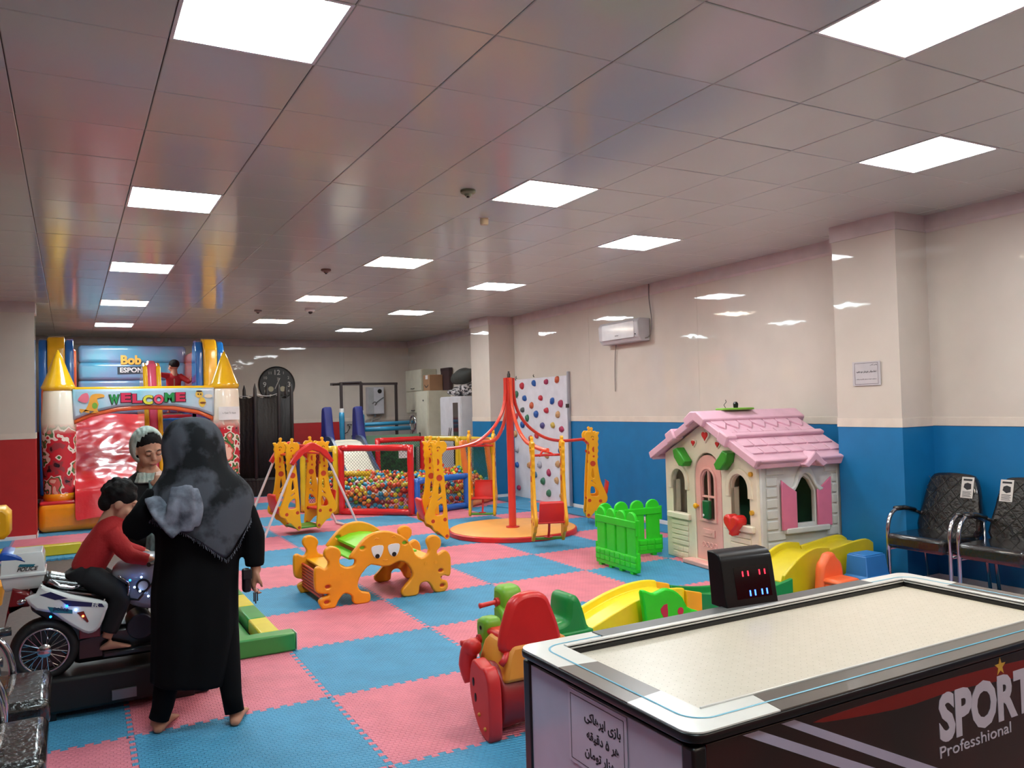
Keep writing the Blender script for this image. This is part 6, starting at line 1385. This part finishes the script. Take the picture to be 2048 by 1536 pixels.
# ================================================================ ROCKER, TRACK AND CHAIRS AT RIGHT FRONT
def rocker():
    t = thing('animal_rocker', 'red and green animal rocker with a tall red seat back beside the air hockey table', 'rocker', loc=(2.0, 3.65, .0235)); O = Matrix.Translation((-2.0, -3.65, -.0235))
    RR = mat('rocker_red', (206, 44, 44), .4); RD2 = mat('rocker_deep_red', (150, 30, 32), .4); YO = mat('rocker_yellow', (226, 150, 50), .45, noise_col=((200, 120, 40), 4, .5)); LG = mat('rocker_lime', (112, 172, 40), .4)
    Y = lambda x: O @ YZ(x)
    side = smoothpoly([(3.42, .03), (3.47, .026), (3.53, .05), (3.59, .12), (3.63, .22), (3.62, .32), (3.59, .375), (3.54, .37), (3.50, .36), (3.46, .36), (3.42, .3), (3.41, .15)], 3)
    for x in (1.745, 2.24):
        p = plate('side_plate', [side], .07, RR, t, Y(x), .012)
        if x < 2:
            obj('eye_mark', MB(O).ball((1.709, 3.58, .27), (.004, .012, .022), 8, 6), BLK, p); obj('eye_mark', MB(O).ball((1.709, 3.56, .2), (.004, .012, .022), 8, 6), BLK, p)
            for y in (3.52, 3.46): obj('bolt', MB(O).ball((1.709, y, .13 if y > 3.5 else .08), .01, 8, 6), YO, p)
    obj('snout', MB(O).tube(smoothpoly([(1.77, 3.66, .40), (1.765, 3.72, .39), (1.76, 3.75, .30), (1.76, 3.72, .22)], 3, False), [.03, .04, .045, .045, .045, .045, .045, .04, .035, .03], 12), RR, t, smooth=True)
    mb = MB(O); pr = [(.02, -.0)]; R = []
    for x in (1.79, 1.81, 2.0, 2.2, 2.22):
        k = .94 if x in (1.79, 2.22) else (.9 if x == 2.0 else 1)
        R.append([(x, 3.57+.155*k*math.cos(a), .19+.163*k*math.sin(a)) for a in [2*PI*i/24 for i in range(24)]])
    mb.loft(R); obj('drum', mb, RD2, t, smooth=True)
    mb = MB(O); mb.loft([[(1.8, 3.42, .28), (2.22, 3.42, .28), (2.22, 3.74, .28), (1.8, 3.74, .28)], [(1.84, 3.45, .40), (2.2, 3.45, .40), (2.2, 3.72, .42), (1.84, 3.72, .42)], [(1.87, 3.46, .445), (2.18, 3.46, .445), (2.18, 3.70, .46), (1.87, 3.70, .46)]]); obj('yellow_body', mb, YO, t, bevel=.02)
    back = smoothpoly([(1.82, .42), (1.825, .50), (1.86, .60), (1.89, .655), (1.95, .685), (2.04, .685), (2.10, .655), (2.13, .60), (2.17, .50), (2.18, .42), (2.1, .39), (1.9, .395)], 3)
    plate('seat_back', [[(1.985+(x-2.0)*.93, z) for x, z in back]], .07, RED, t, O @ XZ(3.50), .025); obj('seat_pan', MB(O).box(1.87, 2.15, 3.5, 3.78, .43, .47), RED, t, bevel=.02); obj('seat_lug', MB(O).tube([(1.86, 3.49, .42), (1.82, 3.46, .385), (1.80, 3.46, .365)], .016, 8), RR, t, smooth=True)
    # lime neck and two heads with red grab handles
    neck = smoothpoly([(3.73, .28), (3.74, .40), (3.73, .49), (3.78, .515), (3.85, .49), (3.85, .40), (3.83, .28)], 2)
    plate('neck', [neck], .10, LG, t, Y(1.91), .025)
    h1 = smoothpoly([(3.90, .46), (3.89, .55), (3.91, .605), (3.97, .62), (4.02, .6), (4.02, .5), (3.98, .44)], 2)
    plate('head', [h1], .13, LG, t, Y(2.115), .03); plate('neck', [smoothpoly([(3.80, .3), (3.88, .5), (3.98, .5), (3.94, .28)], 2)], .08, LG, t, Y(2.07), .02)
    for (x, y, z) in ((2.05, 3.95, .535), (1.865, 3.80, .40)):
        obj('grab_handle', MB(O).tube([(x, y, z), (x-.02, y, z), (x-.10, y, z-.006), (x-.115, y, z-.006)], [.016, .012, .013, .015], 10), RR, t, smooth=True); obj('handle_collar', MB(O).cyl((x, y, z), (x-.018, y, z), .024, n=14), RR, t)
    obj('eye_mark', MB(O).ball((1.858, 3.79, .46), (.004, .012, .012), 8, 6), BLK, t)
rocker()
def gseat():
    t = thing('ride_on_toy', 'dark green moulded ride-on toy with a rounded back behind the red rocker', 'ride-on toy', loc=(2.6, 4.1, .0235)); O = Matrix.Translation((-2.6, -4.1, -.0235))
    P = smoothpoly([(2.40, .05), (2.38, .25), (2.42, .33), (2.49, .345), (2.52, .37), (2.53, .45), (2.55, .485), (2.585, .487), (2.62, .46), (2.65, .38), (2.67, .31), (2.685, .28), (2.68, .18), (2.66, .05)], 3)
    plate('seat_shell', [P], .22, DGR, t, O @ XZ(4.1), .035); obj('rim', MB(O).box(2.42, 2.695, 3.975, 4.225, .255, .285), DGR, t, bevel=.012)
    obj('skirt', MB(O).box(2.40, 2.69, 3.98, 4.22, .0235, .12), DGR, t, bevel=.02)
gseat()
def U(name, pts, w_, m, parent, O, wall=.03, lip=.05):
    """ride-on track piece: pts = (x, y, z surface); solid sides to the floor, raised lips"""
    R = []
    for x, y, z in pts: R.append([(x, y-w_, .0), (x, y-w_, z+lip), (x, y-w_+wall, z+lip), (x, y-w_+wall+.012, z), (x, y+w_-wall-.012, z), (x, y+w_-wall, z+lip), (x, y+w_, z+lip), (x, y+w_, .0)])
    return obj(name, MB(O).loft(R), m, parent, bevel=.006)
def track():
    t = thing('coaster_track', 'yellow and green plastic ride-on coaster track behind the air hockey table', 'track', loc=(3.8, 4.55, .0235)); O = Matrix.Translation((-3.8, -4.55, 0))
    sp = lambda P: smoothpoly(P, 3, False)
    U('ramp', sp([(2.72, 4.45, .05), (2.86, 4.45, .10), (3.05, 4.46, .165), (3.25, 4.48, .22), (3.45, 4.5, .25), (3.62, 4.52, .25), (3.72, 4.53, .235)]), .17, LEM, t, O)
    U('platform', [(3.72, 4.53, .225), (3.86, 4.53, .19)], .19, YEL, t, O)
    U('green_curve', sp([(3.865, 4.54, .18), (4.0, 4.56, .15), (4.2, 4.58, .12), (4.4, 4.58, .11), (4.62, 4.56, .13), (4.78, 4.53, .17)]), .17, DGR, t, O)
    U('ramp', sp([(4.79, 4.62, .17), (4.9, 4.63, .24), (5.05, 4.65, .305), (5.22, 4.68, .33), (5.4, 4.7, .31)]), .17, mat('toy_mustard', (216, 196, 20), .38), t, O)
    U('platform', sp([(5.4, 4.7, .30), (5.6, 4.72, .315), (5.8, 4.74, .33), (5.95, 4.75, .33), (6.04, 4.76, .29)]), .15, mat('toy_mustard', (216, 196, 20), .38), t, O, lip=.035)
    f = thing('green_toy_car', 'bright green animal shaped toy car with red spots on the yellow ramp', 'toy car', loc=(3.5, 4.4, .0235)); O2 = Matrix.Translation((-3.5, -4.4, -.0235))
    L = [(3.257, .36), (3.277, .378), (3.314, .363), (3.365, .346), (3.444, .365), (3.523, .348), (3.6, .29), (3.638, .22), (3.70, .19), (3.745, .168), (3.70, .12), (3.66, .03), (3.28, .03), (3.285, .14), (3.272, .267)]
    for y in (4.26,):
        p = plate('side_shell', [smoothpoly(L, 2)], .045, GRN, f, O2 @ XZ(y), .014); G = O2 @ XZ(y-.0225)
        plate('red_half_heart', [smoothpoly([(3.464, .265), (3.406, .238), (3.424, .189), (3.445, .165), (3.462, .15)], 2)], .004, mat('heart_crimson', (190, 44, 70), .4), p, G, .0005); plate('red_spot', [circ(3.575, .2, .026, 16)], .004, mat('heart_crimson', (190, 44, 70), .4), p, G, .0005)
    obj('seat', MB(O2).box(3.34, 3.62, 4.24, 4.285, .09, .12), GRN, f, bevel=.004)
track()
def oseat():
    t = thing('orange_toy_seat', 'bright orange child seat shell in front of the yellow ramp', 'seat', loc=(5.2, 4.33, .0235)); O = Matrix.Translation((-5.2, -4.33, -.0235)); OM = mat('coral_orange', (250, 112, 60), .4)
    P = smoothpoly([(5.08, .0235), (5.075, .2), (5.09, .30), (5.13, .345), (5.165, .385), (5.225, .39), (5.26, .35), (5.31, .30), (5.33, .2), (5.325, .0235)], 3)
    plate('back_shell', [P], .08, OM, t, O @ XZ(4.38), .025); obj('seat_pan', MB(O).box(5.09, 5.32, 4.18, 4.38, .16, .21), OM, t, bevel=.03); obj('base', MB(O).box(5.1, 5.3, 4.2, 4.36, .0235, .17), OM, t, bevel=.02)
    t = thing('blue_toy_step', 'blue moulded plastic step block beside the yellow ramp', 'step', loc=(5.68, 4.4, .0235)); O = Matrix.Translation((-5.68, -4.45, -.0235))
    mb = MB(O); mb.loft([[(5.52, 4.3, .0235), (5.84, 4.3, .0235), (5.84, 4.58, .0235), (5.52, 4.58, .0235)], [(5.525, 4.31, .15), (5.835, 4.31, .15), (5.83, 4.57, .15), (5.53, 4.57, .15)], [(5.545, 4.35, .16), (5.815, 4.35, .16), (5.81, 4.56, .16), (5.55, 4.56, .16)], [(5.56, 4.37, .32), (5.80, 4.37, .32), (5.80, 4.55, .32), (5.56, 4.55, .32)]])
    obj('step_block', mb, BLU, t, bevel=.02, seg=3); obj('step_top', MB(O).box(5.57, 5.79, 4.38, 4.54, .32, .328), BLU, t, bevel=.004)
oseat()
